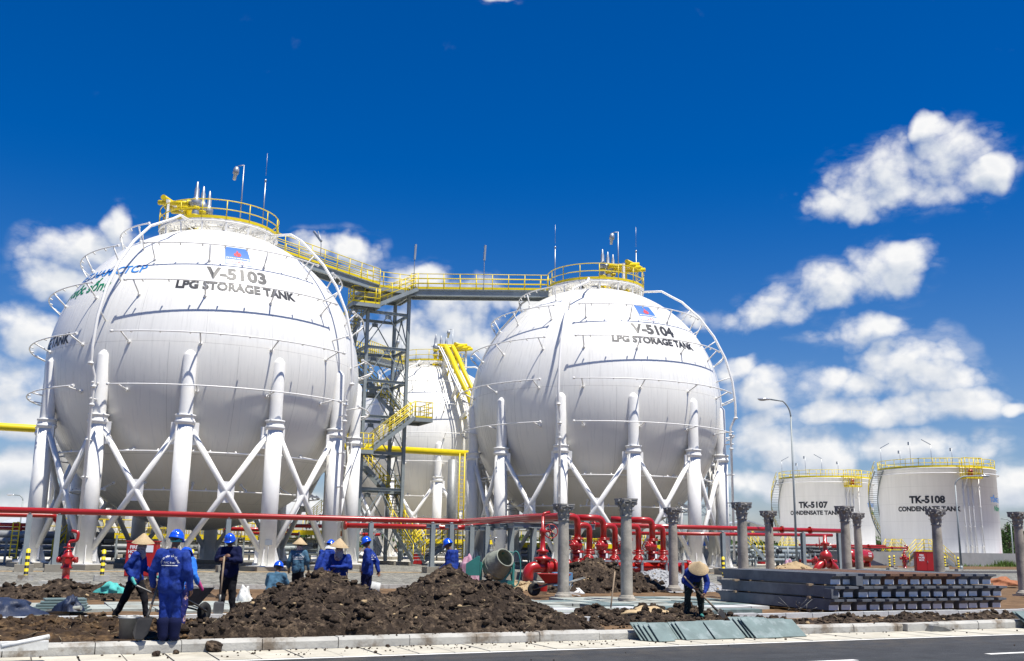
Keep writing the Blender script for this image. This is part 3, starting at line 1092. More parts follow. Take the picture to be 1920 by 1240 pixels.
# big yellow vent lines and a ladder rail running down the right flank of the rear tank
def ons(px, py, C, r):
    d = ray(px, py)
    o = Vector((0, 0, CAMZ)) - C - UZ * SZ
    b = o.dot(d)
    D = b * b - o.dot(o) + r * r
    return Vector((0, 0, CAMZ)) + d * (-b - (math.sqrt(D) if D > 0 else 0))


for nm, mat, lst in (('vent_line', 'yellow', ((0, .27), (13, .22))), ('cable_tray', 'whitedk', ((-9, .06), (-13, .06)))):
    for dx, r in lst:
        mb = MB()
        pts = [ons(x + dx, y, S3, SR + 1.9) for x, y in ((836, 650), (847, 672), (857, 697), (869, 722), (880, 745), (888, 770), (892, 800), (893, 850))]
        mb.path([pts[0] + Vector((-.8, .5, .1))] + pts, r, 10)
        for q in pts[1:6:2]:
            c = S3 + UZ * SZ
            mb.bar(q, c + (q - c).normalized() * SR, .12, .12)
        mb.build(nm, mat, t3)
# ------------------------------------------------------------------ stair tower between the tanks
FR = Vector((-7.35, 70.0, 0))
FL, BR = FR - BU * 3.0, FR + BV * 3.0
BL = FL + BV * 3.0
LV = [2.6, 5.07, 7.53, 9.98, 12.45, 14.8, 17.3]
tw = thing('stair_tower', 'grey steel stair tower with yellow handrails between the three white tanks', 'stair tower', (FR + BL) / 2)
for c in (FL, FR, BR, BL):
    mb = MB()
    mb.ibeam(c + UZ * .3, c + UZ * (18.9 if c is not FL else 17.3), .21, .23, .03)
    cl = mb.build('column', 'galv', tw)
    mb = MB()
    mb.obox(c + UZ * .16, BU * .6, BV * .6, UZ * .13)
    mb.build('footing', 'plinth', cl)
faces = ((FL, FR), (FR, BR), (BR, BL), (BL, FL))
for z in LV + [18.75]:
    for a, b in faces:
        mb = MB()
        mb.ibeam(a + UZ * z, b + UZ * z, .15, .20, .025)
        mb.build('beam', 'galv', tw)
for i, z in enumerate([.5] + LV[:-1]):
    z1 = LV[i] if i < len(LV) else 17.3
    for a, b in faces:
        m = (a + b) / 2
        mb = MB()
        for q in (a, b):
            mb.bar(q + UZ * (z + .1), m + UZ * (z1 - .12), .065, .065)
        d = (b - a).normalized()
        mb.obox(m + UZ * (z1 - .28), d * .22, d.cross(UZ) * .012, UZ * .14)
        mb.build('brace', 'galv', tw)


def flight(p0, p1, w, side, parent, z=None, rails=2, rh=1.05):
    """a stair flight: two stringers, treads, yellow rails; side = horizontal direction of its width"""
    p0, p1 = Vector(p0), Vector(p1)
    side = Vector(side).normalized()
    mb = MB()
    up = UZ
    for q in (0, 1):
        mb.bar(p0 + side * w * q, p1 + side * w * q, .06, .26)
    n = max(3, int((p1 - p0).z / .2))
    d = Vector((p1.x - p0.x, p1.y - p0.y, 0)).normalized()
    for i in range(n):
        c = p0 + (p1 - p0) * ((i + .5) / n) + side * w / 2 + UZ * .05
        mb.obox(c, d * .12, side * w / 2, UZ * .018)
    st = mb.build('stair_flight', 'galv', parent)
    mb = MB()
    for q in (0, 1):
        a, b = p0 + side * w * q + UZ * .1, p1 + side * w * q + UZ * .1
        for h in (.38, .72, rh):
            mb.tube(a + UZ * h, b + UZ * h, .028, n=6)
        k = max(2, int((b - a).length / .8))
        for i in range(k + 1):
            c = a + (b - a) * (i / k)
            mb.tube(c, c + UZ * rh, .028, n=6)
    mb.build('handrail', 'yellow', st)
    return st


def landing(c, ax, ay, parent, open_=(), h=1.1):
    c, ax, ay = Vector(c), Vector(ax), Vector(ay)
    mb = MB()
    mb.obox(c - UZ * .03, ax, ay, UZ * .03)
    for q in (-1, 1):
        mb.bar(c + ax * q - ay - UZ * .15, c + ax * q + ay - UZ * .15, .08, .24)
        mb.bar(c + ay * q - ax - UZ * .15, c + ay * q + ax - UZ * .15, .08, .24)
    ld = mb.build('landing', 'galv', parent)
    mb = MB()
    cs = {'l': (-1, -1, -1, 1), 'r': (1, -1, 1, 1), 'f': (-1, -1, 1, -1), 'b': (-1, 1, 1, 1)}
    for k, (a, b, d, e) in cs.items():
        if k not in open_:
            rail(mb, [c + ax * a + ay * b, c + ax * d + ay * e], h, .8, r=.028, mids=(.35, .68), toe=.12)
    if len(mb.v):
        mb.build('landing_railing', 'yellow', ld)
    return ld


W_ = .9
fo = -BV * (W_ + .12)                                     # flights hang outside the front face
def lf(u, v, z): return FR + BU * u + BV * v + UZ * z
# main front flights (rise to the right), landings project left and right
landing(lf(-3.3, -.55, 7.58), BU * .75, BV * .55, tw, ('r', 'b'))
flight(lf(-2.6, -1.05, 7.58), lf(.35, -1.05, 9.98), W_, BV, tw)
landing(lf(1.0, .25, 9.98), BU * .62, BV * 1.35, tw, ('l', 'b'))
flight(lf(.25, 1.7, 9.98), lf(-.9, 4.3, 12.3), W_, BU, tw)
landing(lf(-.9, 4.9, 12.3), BU * .95, BV * .6, tw, ('f', 'l'))
flight(lf(-1.0, 3.4, 12.3), lf(-3.7, 3.4, 14.8), W_, BV, tw)
landing(lf(-4.3, 3.3, 14.8), BU * .6, BV * 1.3, tw, ('r', 'f'))
flight(lf(-4.7, 2.3, 14.8), lf(-4.1, -.2, 17.5), W_, BU, tw)
landing(lf(-3.5, -.6, 17.6), BU * .95, BV * .6, tw, ('b', 'r'))
flight(lf(-2.6, -1.05, 17.6), lf(.25, -1.05, 19.05), W_, BV, tw)
# lower flights
flight(lf(-3.0, 1.3, 7.4), lf(-.6, 1.3, 5.05), W_, BV, tw)
landing(lf(-.3, 1.5, 5.07), BU * .6, BV * .9, tw, ('l', 'f'))
flight(lf(-.75, -.4, 2.55), lf(-.75, 2.0, 5.07), W_, BU, tw)
flight(lf(.15, -2.2, .3), lf(-.55, .2, 2.6), .8, BU, tw)
# top deck
landing(lf(-1.4, 1.5, 19.05), BU * 1.9, BV * 1.9, tw, ('l', 'r', 'f'))
mb = MB()
rail(mb, [lf(-3.3, -.4, 19.05), lf(-1.5, -.4, 19.05), lf(.3, -.4, 19.05)], 1.1, 1.2, mids=(.35, .68), toe=.15)
mb.build('deck_railing', 'yellow', tw)


def bridge(a, b, w, label, name='access_bridge', lamps=(), depth=.46):
    a, b = Vector(a), Vector(b)
    d = (b - a).normalized()
    s = d.cross(UZ).normalized()
    t = thing(name, label, 'walkway', a, 'walkway bridges from the stair tower to the tanks')
    mb = MB()
    for q in (-1, 1):
        mb.ibeam(a + s * q * w / 2 - UZ * .28, b + s * q * w / 2 - UZ * .28, .2, depth, .03)
    n = int((b - a).length / 1.2)
    for i in range(n + 1):
        c = a + (b - a) * (i / n) - UZ * .2
        mb.bar(c - s * w / 2, c + s * w / 2, .1, .14)
    mb.obox((a + b) / 2 - UZ * .03, (b - a) / 2, s * (w / 2 + .05), UZ * .025)
    mb.build('girder', 'galv', t)
    for q in (-1, 1):
        mb = MB()
        rail(mb, [a + s * q * (w / 2 + .06), b + s * q * (w / 2 + .06)], 1.1, 1.15, mids=(.35, .68), toe=.16)
        mb.build('railing', 'yellow', t)
    for f, q, hh in lamps:
        c = a + (b - a) * f + s * q * (w / 2 + .1)
        mb = MB()
        mb.path(bends([c, c + UZ * (hh - .8), c + UZ * hh + d * .0 + s * (-q) * .35], .3), .028, 6)
        e = (UZ * .8 + s * (-q) * .75 if hh < 2.6 else UZ * 1.1 + d * .05)
        mb.bar(c + UZ * (hh - .75), c + UZ * (hh - .75) + e, .13, .13)
        mb.build('tube_lamp', 'galvl', t)
    return t


dS1 = (Vector((-9.9, 68.2, 0)) - S1).normalized()
bridge(S1 + dS1 * 3.4 + UZ * ZPL, Vector((-9.75, 68.6, 19.1)), 1.1, 'walkway bridge with yellow rails sloping from the tank V-5103 to the tower', lamps=((.42, 1, 2.3),))
bridge(Vector((-7.2, 69.9, 19.1)), S2 + Vector((-3.4, .2, ZPL - .1)), 1.1, 'level walkway bridge with yellow rails from the tower to the tank V-5104', lamps=((.02, 1, 2.9), (.53, 1, 2.9)))
bridge(Vector((-10.9, 72.6, 15.2)) + BV * 1.2, S3 + Vector((-3.2, -1.3, ZPL - .1)), 1.1, 'walkway bridge from the tower back to the rear tank without lettering', lamps=())

# ------------------------------------------------------------------ pipes
def pipe(label, name, pts, r, mat, cat='pipe', bend=.5, group=None, n=12, flanges=(), org=None):
    pts = [Vector(p) for p in pts]
    mb = MB()
    mb.path(bends(pts, bend), r, n)
    for (i, f) in flanges:
        a, b = pts[i], pts[i + 1]
        d = (b - a).normalized()
        c = a + (b - a) * f
        mb.tube(c - d * .05, c + d * .05, r * 1.65, n=n)
    return solo(mb, name, mat, label, cat, org or pts[0], group)


g_ = 'red fire water pipes'
K = gv(866, 978, 49.75)
zK = K.z
L0 = gv(-60, 955, 49.75)
A1 = gv(1083, 969, 36.1)
zr = (zK + L0.z) / 2
hu, hv = UV(A1)
mainU, mainV = UV(K)
vh = 36.1
uu = [UV(gv(x, 1000, vh))[0] for x in (1083, 1131.5, 1175, 1223)]
ul = [UV(gv(x, 1000, vh))[0] for x in (1105, 1153, 1197, 1243)]
zt = A1.z
# the front main comes along the kerb, turns towards the road and drops into the manifold
pipe('long red pipe on grey posts running in front of the tank V-5103', 'fire_water_pipe',
     [P(-32, 49.75, zr), P(mainU, 49.75, zr), P(uu[0] - 1.0, vh + 2.2, zt), P(uu[0] - .6, vh, zt), P(uu[0], vh, zt), P(uu[0], vh, 1.75)], .135, 'red', bend=.33, group=g_)
pipe('second red pipe, bending down into the middle of the valve manifold', 'fire_water_pipe',
     [P(mainU - 6.2, 50.25, zr - .32), P(mainU + .3, 50.2, zr - .3), P(mainU + 1.3, 47.8, zr - .02), P(uu[1] - 1.2, vh + 1.0, zt - .03), P(uu[1] - .8, vh, zt - .03), P(uu[1], vh, zt - .03), P(uu[1], vh, 1.75)], .13, 'red', bend=.33, group=g_, flanges=((0, .01),))
pipe('third red pipe, its elbow at the right end of the valve manifold', 'fire_water_pipe',
     [P(uu[1] + .9, vh + .9, zt - .04), P(uu[3] - .9, vh + .5, zt - .06), P(uu[3] - .5, vh, zt - .06), P(uu[3], vh, zt - .06), P(uu[3], vh, 1.75)], .13, 'red', bend=.33, group=g_)
pipe('thin red pipe passing behind the manifold and on past the round columns', 'fire_water_pipe', [gv(1108, 984, 47.6), gv(1340, 990, 47.6), gv(1584, 996, 47.6)], .125, 'red', group=g_, flanges=((0, .02), (1, .5), (1, .72)))
pipe('lower thin red pipe behind the legs of the tank V-5104', 'fire_water_pipe', [gv(1180, 1000, 50.5), gv(1560, 1004, 50.5)], .10, 'red', group=g_)
pipe('short red pipe end with a flanged elbow at the far left below the long pipe', 'fire_water_pipe', [P(-26, 50.3, zr - .38), gv(105, 967, 50.3), gv(108, 980, 50.6)], .10, 'red', bend=.3, group=g_, flanges=((1, .5),))
for k, (x0, x1, y, v, r) in enumerate([(420, 540, 992, 72, .14), (545, 690, 986, 71, .13), (470, 560, 1000, 73, .10), (640, 712, 1001, 74, .12), (-30, 75, 983, 62, .10), (-30, 85, 990, 64, .09)]):
    pipe(['red pipe glimpsed between the front legs of V-5103, with a flanged tip', 'red pipe seen behind the braces left of the stair tower', 'thin red pipe low behind the legs of V-5103', 'short red pipe seen behind the stair tower foot', 'red pipe at the left edge, upper of two', 'red pipe at the left edge, lower of two'][k], 'fire_water_pipe',
         [gv(x0, y, v), gv(x1, y + 2, v)], r, 'red', group=g_, flanges=((0, .0), (0, .6)))
pipe('thick yellow gas pipe passing behind V-5103 and in front of the rear tank', 'gas_pipe', [P(-28, 74.5, gv(40, 802, 74.5).z), gv(880, 851, 74.5)], .26, 'yellow', bend=.5, n=16)


def post(p, z, label, w=.2, g='grey posts carrying the red pipes', arm=None):
    p = Vector(p)
    t = thing('pipe_post', label, 'pipe support', Vector((p.x, p.y, 0)), g)
    b = Vector((p.x, p.y, 0))
    mb = MB()
    mb.ibeam(b + UZ * .36, b + UZ * z, w, w, .025)
    for q in (BU, -BU):
        mb.prism([(.08, .36), (.26, .36), (.08, .75)], b + BV * .01, q, UZ, -BV * .02)
    if arm:
        mb.ibeam(b - arm + UZ * (z - .1), b + arm + UZ * (z - .1), .16, .2, .02)
    mb.build('steel_post', 'galv', t)
    mb = MB()
    mb.obox(b + UZ * .2, BU * .38, BV * .38, UZ * .17)
    mb.build('footing', 'plinth', t)
    mb = MB()
    mb.lathe(b + UZ * z, UZ, [(.07, 0), (.07, .05), (.10, .06), (.10, .09), (.001, .09)], 8)
    mb.build('pipe_shoe', 'galvl', t)


names = ['at the far left edge', 'beside the red hydrant', 'behind the man leaning on his shovel', 'right of the man in profile by the tower', 'in front of the yellow stairs', 'behind the man at the second soil heap', 'left of the cement mixer drum', 'behind the cement mixer drum', 'just left of the big red valve', 'behind the leftmost round column', 'in front of the rightmost legs of V-5104', 'right of the street lamp foot', 'right of the red ground valve']
for k, (x, v) in enumerate([(52, 49.75), (108, 49.75), (427, 49.75), (695, 49.75), (811, 49.2), (846, 48.6), (884, 45.8), (913, 43.5), (958, 41.0), (1000, 40.2), (1355, 47.6), (1505, 47.6), (1572, 50.5)]):
    q = gv(x, 1000, v)
    post(q, (zr if x < 870 else zt - .15 if x < 1100 else gv(x, 994, v).z) - .17, 'grey steel post under the red pipe ' + names[k], .22, arm=BU * .35 if 800 < x < 1100 else None)
t = thing('pipe_bridge', 'grey steel beams under the red pipes left of the manifold', 'pipe rack', P(mainU, 44, 0))
mb = MB()
for dx in (-.45, .5):
    mb.ibeam(P(mainU + .6 + dx, 48.8, zr - .30), P(uu[0] - .8 + dx, vh + 2.6, zt - .33), .16, .22, .02)
for f in (0, .25, .5, .75, 1):
    c = P(mainU + .6, 48.8, zr - .3).lerp(P(uu[0] - .8, vh + 2.6, zt - .33), f)
    mb.ibeam(c - BU * .8, c + BU * .8, .14, .2, .02)
mb.ibeam(P(uu[0] - .8, vh + 2.6, zt - .34), P(uu[2], vh + 2.6, zt - .34), .16, .22, .02)
mb.build('rack_beam', 'galv', t)


def valve(mb, o, axis, r, h, wheel=True, wr=.2, side=None):
    """a gate valve: flanges on the axis, bonnet and handwheel on the stem"""
    o, axis = Vector(o), Vector(axis).normalized()
    for q in (-1, 1):
        mb.tube(o + axis * q * r * 1.5, o + axis * q * (r * 1.5 + .05), r * 1.75, n=14)
        mb.tube(o + axis * q * (r * 1.5 + .06), o + axis * q * (r * 1.5 + .10), r * 1.75, n=14)
    mb.ell(o, (r * 1.45, r * 1.45, r * 1.45), 14, 8)
    s = Vector(side or UZ).normalized()
    mb.lathe(o, s, [(r * 1.1, 0), (r * 1.0, r * 1.5), (r * 1.5, r * 1.55), (r * 1.5, r * 1.9), (r * .9, r * 2.0), (r * .5, r * 2.5 + h * .15), (r * .35, r * 2.6 + h * .3), (r * .35, r * 2 + h), (.001, r * 2 + h)], 12)
    if wheel:
        c = o + s * (r * 2 + h * .92)
        x, y, _ = frame(s)
        mb.path([c + (x * math.cos(a) + y * math.sin(a)) * wr for a in [2 * PI * i / 20 for i in range(20)]], .018, 6, True)
        for i in range(5):
            a = 2 * PI * i / 5
            mb.tube(c, c + (x * math.cos(a) + y * math.sin(a)) * wr, .014, n=5)


# valve manifold
h0, h1 = P(UV(gv(990, 1060, vh))[0], vh, .70), P(UV(gv(1287, 1060, vh))[0], vh, .70)
t = thing('valve_manifold', 'red fire water manifold, thick header on the gravel with four pairs of valved risers', 'pipe manifold', Vector((h0.x, h0.y, 0)))
mb = MB()
hd = (h1 - h0).normalized()
mb.path(bends([Vector((h0.x, h0.y, .0)), h0 + UZ * 0, h1], .45, 8), .215, 20)
mb.tube(h1 - hd * .05, h1 + hd * .05, .32, n=20)
mb.tube(h1 + hd * .055, h1 + hd * .12, .32, n=20)
for f in (.16, .24, .36):
    c = h0.lerp(h1, f * .62)
    mb.tube(c - hd * .045, c + hd * .045, .33, n=20)
mb.tube(h0.lerp(h1, .22) - hd * .0, h0.lerp(h1, .235), .36, n=20)
hp = mb.build('header_pipe', 'red', t)
mb = MB()
mb.tube(Vector((h0.x, h0.y, .0)), Vector((h0.x, h0.y, .17)), .235, n=20)
mb.build('ground_sleeve', 'rubber', t)
mb = MB()
gvp = Vector(h0.lerp(h1, .085))
mb.lathe(gvp, UZ, [(.22, .1), (.22, .25), (.34, .27), (.34, .36), (.2, .4), (.16, .55), (.24, .57), (.24, .63), (.11, .7), (.09, 1.25), (.13, 1.3), (.13, 1.45), (.06, 1.5), (.06, 1.95), (.001, 1.95)], 16)
mb.tube(gvp + UZ * 1.38 - hd * .1, gvp + UZ * 1.38 + hd * .35, .05, n=8)
c = gvp + UZ * 1.38 + hd * .30 - BV * .12
x, y, _ = frame(BV + BU * .3)
mb.path([c + (x * math.cos(a) + y * math.sin(a)) * .27 for a in [2 * PI * i / 20 for i in range(20)]], .022, 6, True)
for i in range(5):
    mb.tube(c, c + (x * math.cos(2 * PI * i / 5) + y * math.sin(2 * PI * i / 5)) * .27, .016, n=5)
mb.path(bends([gvp + UZ * 1.85, gvp + UZ * 2.05, gvp + UZ * 2.12 + hd * .3], .1), .06, 8)
mb.build('main_gate_valve', 'red', t)
for k in range(4):
    a, b = P(uu[k], vh, 0), P(ul[k], vh, 0)
    mb = MB()
    mb.tube(a + UZ * .70, a + UZ * 1.8, .13, n=14)
    valve(mb, a + UZ * 1.56, UZ, .14, .30, True, .17, (-BU * .9 - BV * .5))
    mb.tube(a + UZ * 1.28, a + UZ * .98, .20, n=14)
    for z in (1.28, 1.0, .93):
        mb.tube(a + UZ * (z - .03), a + UZ * (z + .03), .25, n=14)
    if k != 2:
        pass
    mb.build('deluge_riser', 'red', t)
    mb = MB()
    mb.path(bends([a + UZ * 1.95, a + UZ * (zt - .33) + (b - a) * .0, b + UZ * (zt - .33), b + UZ * 1.2], .22), .12, 12)
    mb.tube(b + UZ * 1.25, b + UZ * .70, .12, n=12)
    valve(mb, b + UZ * 1.02, UZ, .135, .26, True, .17, (-BV * .8 - BU * .6))
    mb.tube(b + UZ * 1.34, b + UZ * 1.40, .21, n=12)
    mb.build('bypass_loop', 'red', t)
    mb = MB()
    mb.obox(a + UZ * 1.16 - BV * .26, BU * .045, BV * .004, UZ * .09)
    mb.build('tag_plate', 'inkwhite', t)
mb = MB()
for f in (.36, .52, .68, .84, .95):
    c = h0.lerp(h1, f)
    mb.bar(Vector((c.x, c.y, .0)) - BV * .26, Vector((c.x, c.y, .95)) - BV * .26, .10, .10)
mb.bar(h0.lerp(h1, .34) + UZ * .26 - BV * .32, h0.lerp(h1, .97) + UZ * .26 - BV * .32, .07, .07)
mb.build('support_frame', 'galvl', t)
mb = MB()
for f in (.30, .62):
    c = h0.lerp(h1, f) - BV * .225
    mb.obox(c, BU * .16, BV * .003, UZ * .018)
    mb.prism([(.16, -.05), (.30, 0), (.16, .05)], c, BU, UZ, BV * .005)
mb.build('flow_arrow', 'inkwhite', t)

# big red ground valve on the right
q = gv(1549, 1066, 46)
q.z = .0
t = thing('ground_valve', 'large red valve on an arched pipe rising from the gravel near the street lamp', 'valve', q)
zc = gv(1549, 1051, 46).z - .16
mb = MB()
mb.path([q + BU * .78 * math.cos(a) * 1.0 + UZ * (-.1 + (zc + .1) * math.sin(a) ** .6 if math.sin(a) > 0 else -.1) for a in [PI * i / 16 for i in range(17)]], .21, 16)
mb.build('arched_pipe', 'red', t)
mb = MB()
mb.lathe(q + UZ * zc, UZ, [(.20, .1), (.24, .2), (.36, .28), (.38, .42), (.28, .62), (.18, .68), (.13, .78), (.11, 1.05), (.24, 1.06), (.24, 1.14), (.12, 1.2), (.10, 1.6), (.001, 1.6)], 16)
mb.tube(q + UZ * (zc + 1.1) - BU * .3, q + UZ * (zc + 1.1) + BU * .3, .06, n=8)
c = q + UZ * (zc + 1.15) - BU * .42
mb.path([c + (BV * .6 * math.cos(a) + BU * .5 * math.cos(a) + UZ * math.sin(a)) * .32 for a in [2 * PI * i / 20 for i in range(20)]], .022, 6, True)
for s in (-1, 1):
    mb.tube(q + UZ * zc + BU * s * .25 - BU * .05, q + UZ * zc + BU * s * .25 + BU * .05, .31, n=16)
mb.build('valve_body', 'red', t)

# grey stanchion carrying the yellow pipe, and cable ladder beside it
q = gv(845, 1000, 74.0)
t = thing('pipe_stanchion', 'thick grey concrete stanchion under the end of the yellow gas pipe', 'pipe support', Vector((q.x, q.y, 0)))
mb = MB()
mb.tube(Vector((q.x, q.y, 0)), Vector((q.x, q.y, gv(845, 862, 74).z)), .36, n=16)
mb.build('stanchion_post', 'lag', t)
mb = MB()
for dx in (.55, .95):
    mb.tube(Vector((q.x + dx, q.y, .2)), Vector((q.x + dx, q.y, 8.5)), .05, n=6)
for i in range(24):
    mb.tube(Vector((q.x + .55, q.y, .5 + i * .33)), Vector((q.x + .95, q.y, .5 + i * .33)), .02, n=5)
mb.build('access_ladder', 'yellow', t)

# ------------------------------------------------------------------ condensate tanks
def ctank(C, r, h, num, label, tx):
    C = Vector(C)
    t = thing('condensate_tank', label, 'storage tank', C, 'white cylindrical condensate tanks')
    mb = MB()
    mb.lathe(C, UZ, [(r, 0), (r, h), (r + .08, h), (r + .08, h + .08), (r - .1, h + .1), (r * .5, h + .45), (.001, h + .7)], 72)
    mb.build('shell', 'ctank', t)
    f = (Vector((0, 0, 0)) - C)
    f.z = 0
    az0 = math.atan2(f.y, f.x)
    def at(a, rr, z): return C + Vector((rr * math.cos(a), rr * math.sin(a), z))
    def put(x, y, z, lift): return at(az0 + x / r, r + lift, z + y)
    for s, x, z, sz, mat, nm, al, b in ((num, tx * r, h * .64, h * .099, 'ink', 'number_lettering', 'CENTER', .045), ('CONDENSATE TANK', tx * r, h * .555, h * .067, 'ink', 'name_lettering', 'CENTER', .04),
                                     ('TỔNG CÔNG TY KHÍ VIỆT NAM-CTCP', 1.02 * r, h * .66, h * .07, 'inkblue', 'company_lettering', 'LEFT', .02), ('Năng lượng cho cuộc sống', 1.13 * r, h * .57, h * .075, 'inkgreen', 'slogan_lettering', 'LEFT', .02)):
        vs, fs = text2d(s, sz, b, al)
        mb = MB()
        mb.add([put(x + a, c, z, .02) for a, c in vs], fs)
        mb.build(nm, mat, t)
    mb = MB()
    rail(mb, [at(2 * PI * i / 40, r - .05, h + .1) for i in range(40)], 1.0, 1.5, True, .035, (.5,), .22)
    rail(mb, [at(az0 - .5, r * .75, h + .25), at(az0 + .45, r * .72, h + .25), at(az0 + .3, r * .3, h + .4)], 1.0, 1.2, False, .03, (.5,), 0)
    mb.build('roof_railing', 'yellow', t)
    mb = MB()                                            # foam-chamber platform hung on the rim
    for a0_ in (.55,):
        a = az0 + a0_
        c = at(a, r + .55, h - 1.15)
        er, et = Vector((math.cos(a), math.sin(a), 0)), Vector((-math.sin(a), math.cos(a), 0))
        mb.obox(c, er * .55, et * 1.0, UZ * .04)
        rail(mb, [c + er * .55 - et, c + er * .55 + et], 2.2, .5, r=.035, mids=(.25, .5, .75), toe=.15)
        for s in (-1, 1):
            rail(mb, [c - er * .5 + et * s, c + er * .55 + et * s], 2.2, .5, r=.035, mids=(.25, .5, .75), toe=.15)
    mb.build('foam_platform', 'yellow', t)
    mb = MB()
    for s in (-.8, .8):
        mb.bar(c + et * s - er * .55 - UZ * 1.6, c + et * s + er * .5, .08, .08)
    for a_, zt_ in ((az0 + .50, h - .6), (az0 + .58, h - .6), (az0 + .72, h - .8), (az0 + .42, h - 1)):
        mb.path(bends([at(a_ + .03, r + .15, .4), at(a_, r + .18, zt_ * .55), at(a_, r + .18, zt_)], .3), .06, 6)
        for z in (.2, .4, .6, .8):
            mb.tube(at(a_, r - .02, h * z), at(a_, r + .3, h * z), .05, n=5)
    mb.path([at(2 * PI * i / 60, r + .25, h - .55) for i in range(60)], .06, 6, True)
    mb.build('water_pipes', 'white', t)
    mb = MB()
    mb.lathe(c - er * .1 + UZ * .3, UZ, [(.001, 0), (.25, .0), (.25, .5), (.12, .7), (.001, .72)], 10)
    mb.build('foam_chamber', 'red', t)
    mb = MB()                                            # spiral stair round the left side
    g = MB()
    n = 44
    for i in range(n):
        f_ = i / n
        a = az0 - 2.35 + f_ * 1.32
        z = h * (.12 + .88 * f_)
        er = Vector((math.cos(a), math.sin(a), 0))
        mb.obox(at(a, r + .6, z), er * .5, Vector((-math.sin(a), math.cos(a), 0)) * .14, UZ * .02)
    for rr in (r + .12, r + 1.1):
        mb.path([at(az0 - 2.35 + i / n * 1.32, rr, h * (.12 + .88 * i / n) - .05) for i in range(n + 1)], .07, 6)
    mb.build('spiral_stair', 'galv', t)
    for hh in (.5, 1.0):
        g.path([at(az0 - 2.35 + i / n * 1.32, r + 1.12, h * (.12 + .88 * i / n) + hh) for i in range(n + 1)], .035, 6)
    for i in range(0, n + 1, 3):
        q = at(az0 - 2.35 + i / n * 1.32, r + 1.12, h * (.12 + .88 * i / n))
        g.tube(q, q + UZ, .03, n=5)
    g.build('stair_rail', 'yellow', t)
    for (da, rr, hh, arm) in ((-1.05, r + .2, 2.6, 1), (-.62, r - .2, 2.1, 0), (-.42, r - .3, 3.0, 0), (-.05, r - .3, 2.6, -1), (.30, r - .2, 2.2, 0)):
        b = at(az0 + da, rr, h)
        mb = MB()
        mb.tube(b, b + UZ * hh, .032, n=6)
        if arm:
            mb.bar(b + UZ * hh, b + UZ * (hh + .55) + Vector((1.0 * arm, 0, 0)), .10, .08)
        else:
            mb.bar(b + UZ * hh - RIGHT * .12, b + UZ * (hh - .35) - RIGHT * .12, .16, .16)
        mb.build('roof_lamp', 'galvl', t)
    return t


def tank_at(xl, xr, ytop, Y):
    l, r = gy(xl, 960, Y), gy(xr, 960, Y)
    rad = (r - l).length / 2
    c = (l + r) / 2
    top = gy((xl + xr) / 2, ytop, Y - rad).z
    return Vector((c.x, c.y, 0)), rad * .985, top


Ct, rt, ht = tank_at(1654, 1864, 877, 118)
ctank(Ct, rt, ht, 'TK-5108', 'white cylindrical tank lettered TK-5108, at the right', -.17)
Ct, rt, ht = tank_at(1463.5, 1635, 896, 143)
ctank(Ct, rt, ht, 'TK-5107', 'white cylindrical tank lettered TK-5107, behind the street lamp', -.28)
# ------------------------------------------------------------------ bund wall and things behind the tanks
mb = MB()
mb.pbox(71.5, 128, 76.0, 76.3, -.1, 1.42)
solo(mb, 'bund_wall', 'wall', 'long low grey concrete wall in front of the tank TK-5108', 'wall', P(90, 76.1, 0))
mb = MB()
mb.pbox(71.2, 71.5, 76.0, 118, -.1, 1.40)
mb.pbox(62, 71.2, 84.7, 85.0, -.1, 1.40)
solo(mb, 'bund_wall', 'wall', 'darker low concrete wall behind the red pressure vessel', 'wall', P(71.3, 90, 0))


def stile(x0, x1, x2, x3, Y, ztop, label):
    """a yellow-railed stair over the wall"""
    a, b, c, d = [gy(x, 1040, Y) for x in (x0, x1, x2, x3)]
    for q in (a, b, c, d):
        q.z = 0
    t = thing('wall_stair', label, 'steps', (b + c) / 2)
    side = BV
    flight(a + UZ * .05, b + UZ * ztop, .9, side, t)
    if d != c:
        flight(d + UZ * .05, c + UZ * ztop, .9, side, t)
    landing((b + c) / 2 + side * .45 + UZ * ztop, (c - b) / 2, side * .45, t, ('l', 'r'))
    return t


stile(1705, 1733, 1757, 1790, 98, 1.5, 'yellow-railed stair over the bund wall beside the red fire hose cabinet')
stile(1660, 1675, 1692, 1712, 104, 1.55, 'yellow-railed steps at the end of the bund wall, left of TK-5108')
stile(1462, 1480, 1492, 1508, 118, 1.9, 'yellow-railed steps at the foot of TK-5107')

q = gy(1607, 1045, 92)
t = thing('pressure_vessel', 'red horizontal pressure vessel behind the two right-hand columns', 'vessel', Vector((q.x, q.y, 0)))
b = Vector((q.x, q.y, gy(1607, 1043, 92).z))
mb = MB()
d = (BU * .95 + BV * .3).normalized()
mb.lathe(b - d * 1.2, d, [(.001, -.5), (.3, -.45), (.5, -.3), (.58, -.1), (.6, 0), (.6, 3.0), (.58, 3.1), (.5, 3.3), (.3, 3.45), (.001, 3.5)], 20)
for f in (.3, 2.7):
    c = b - d * 1.2 + d * f
    mb.obox(c - UZ * .6, d * .12, d.cross(UZ) * .42, UZ * .5)
mb.tube(b + UZ * .55, b + UZ * .95, .12, n=8)
mb.build('vessel_body', 'red', t)
mb = MB()
c = b - d.cross(UZ) * 0
s = d.cross(UZ).normalized()
if s.y > 0: s = -s
text_on(mb, 'FOAM', .22, c + s * .62 + d * 1.2 + UZ * .18, d, UZ, .03)
text_on(mb, 'TANK', .22, c + s * .62 + d * 1.2 - UZ * .05, d, UZ, .03)
mb.build('lettering', 'inkwhite', t)

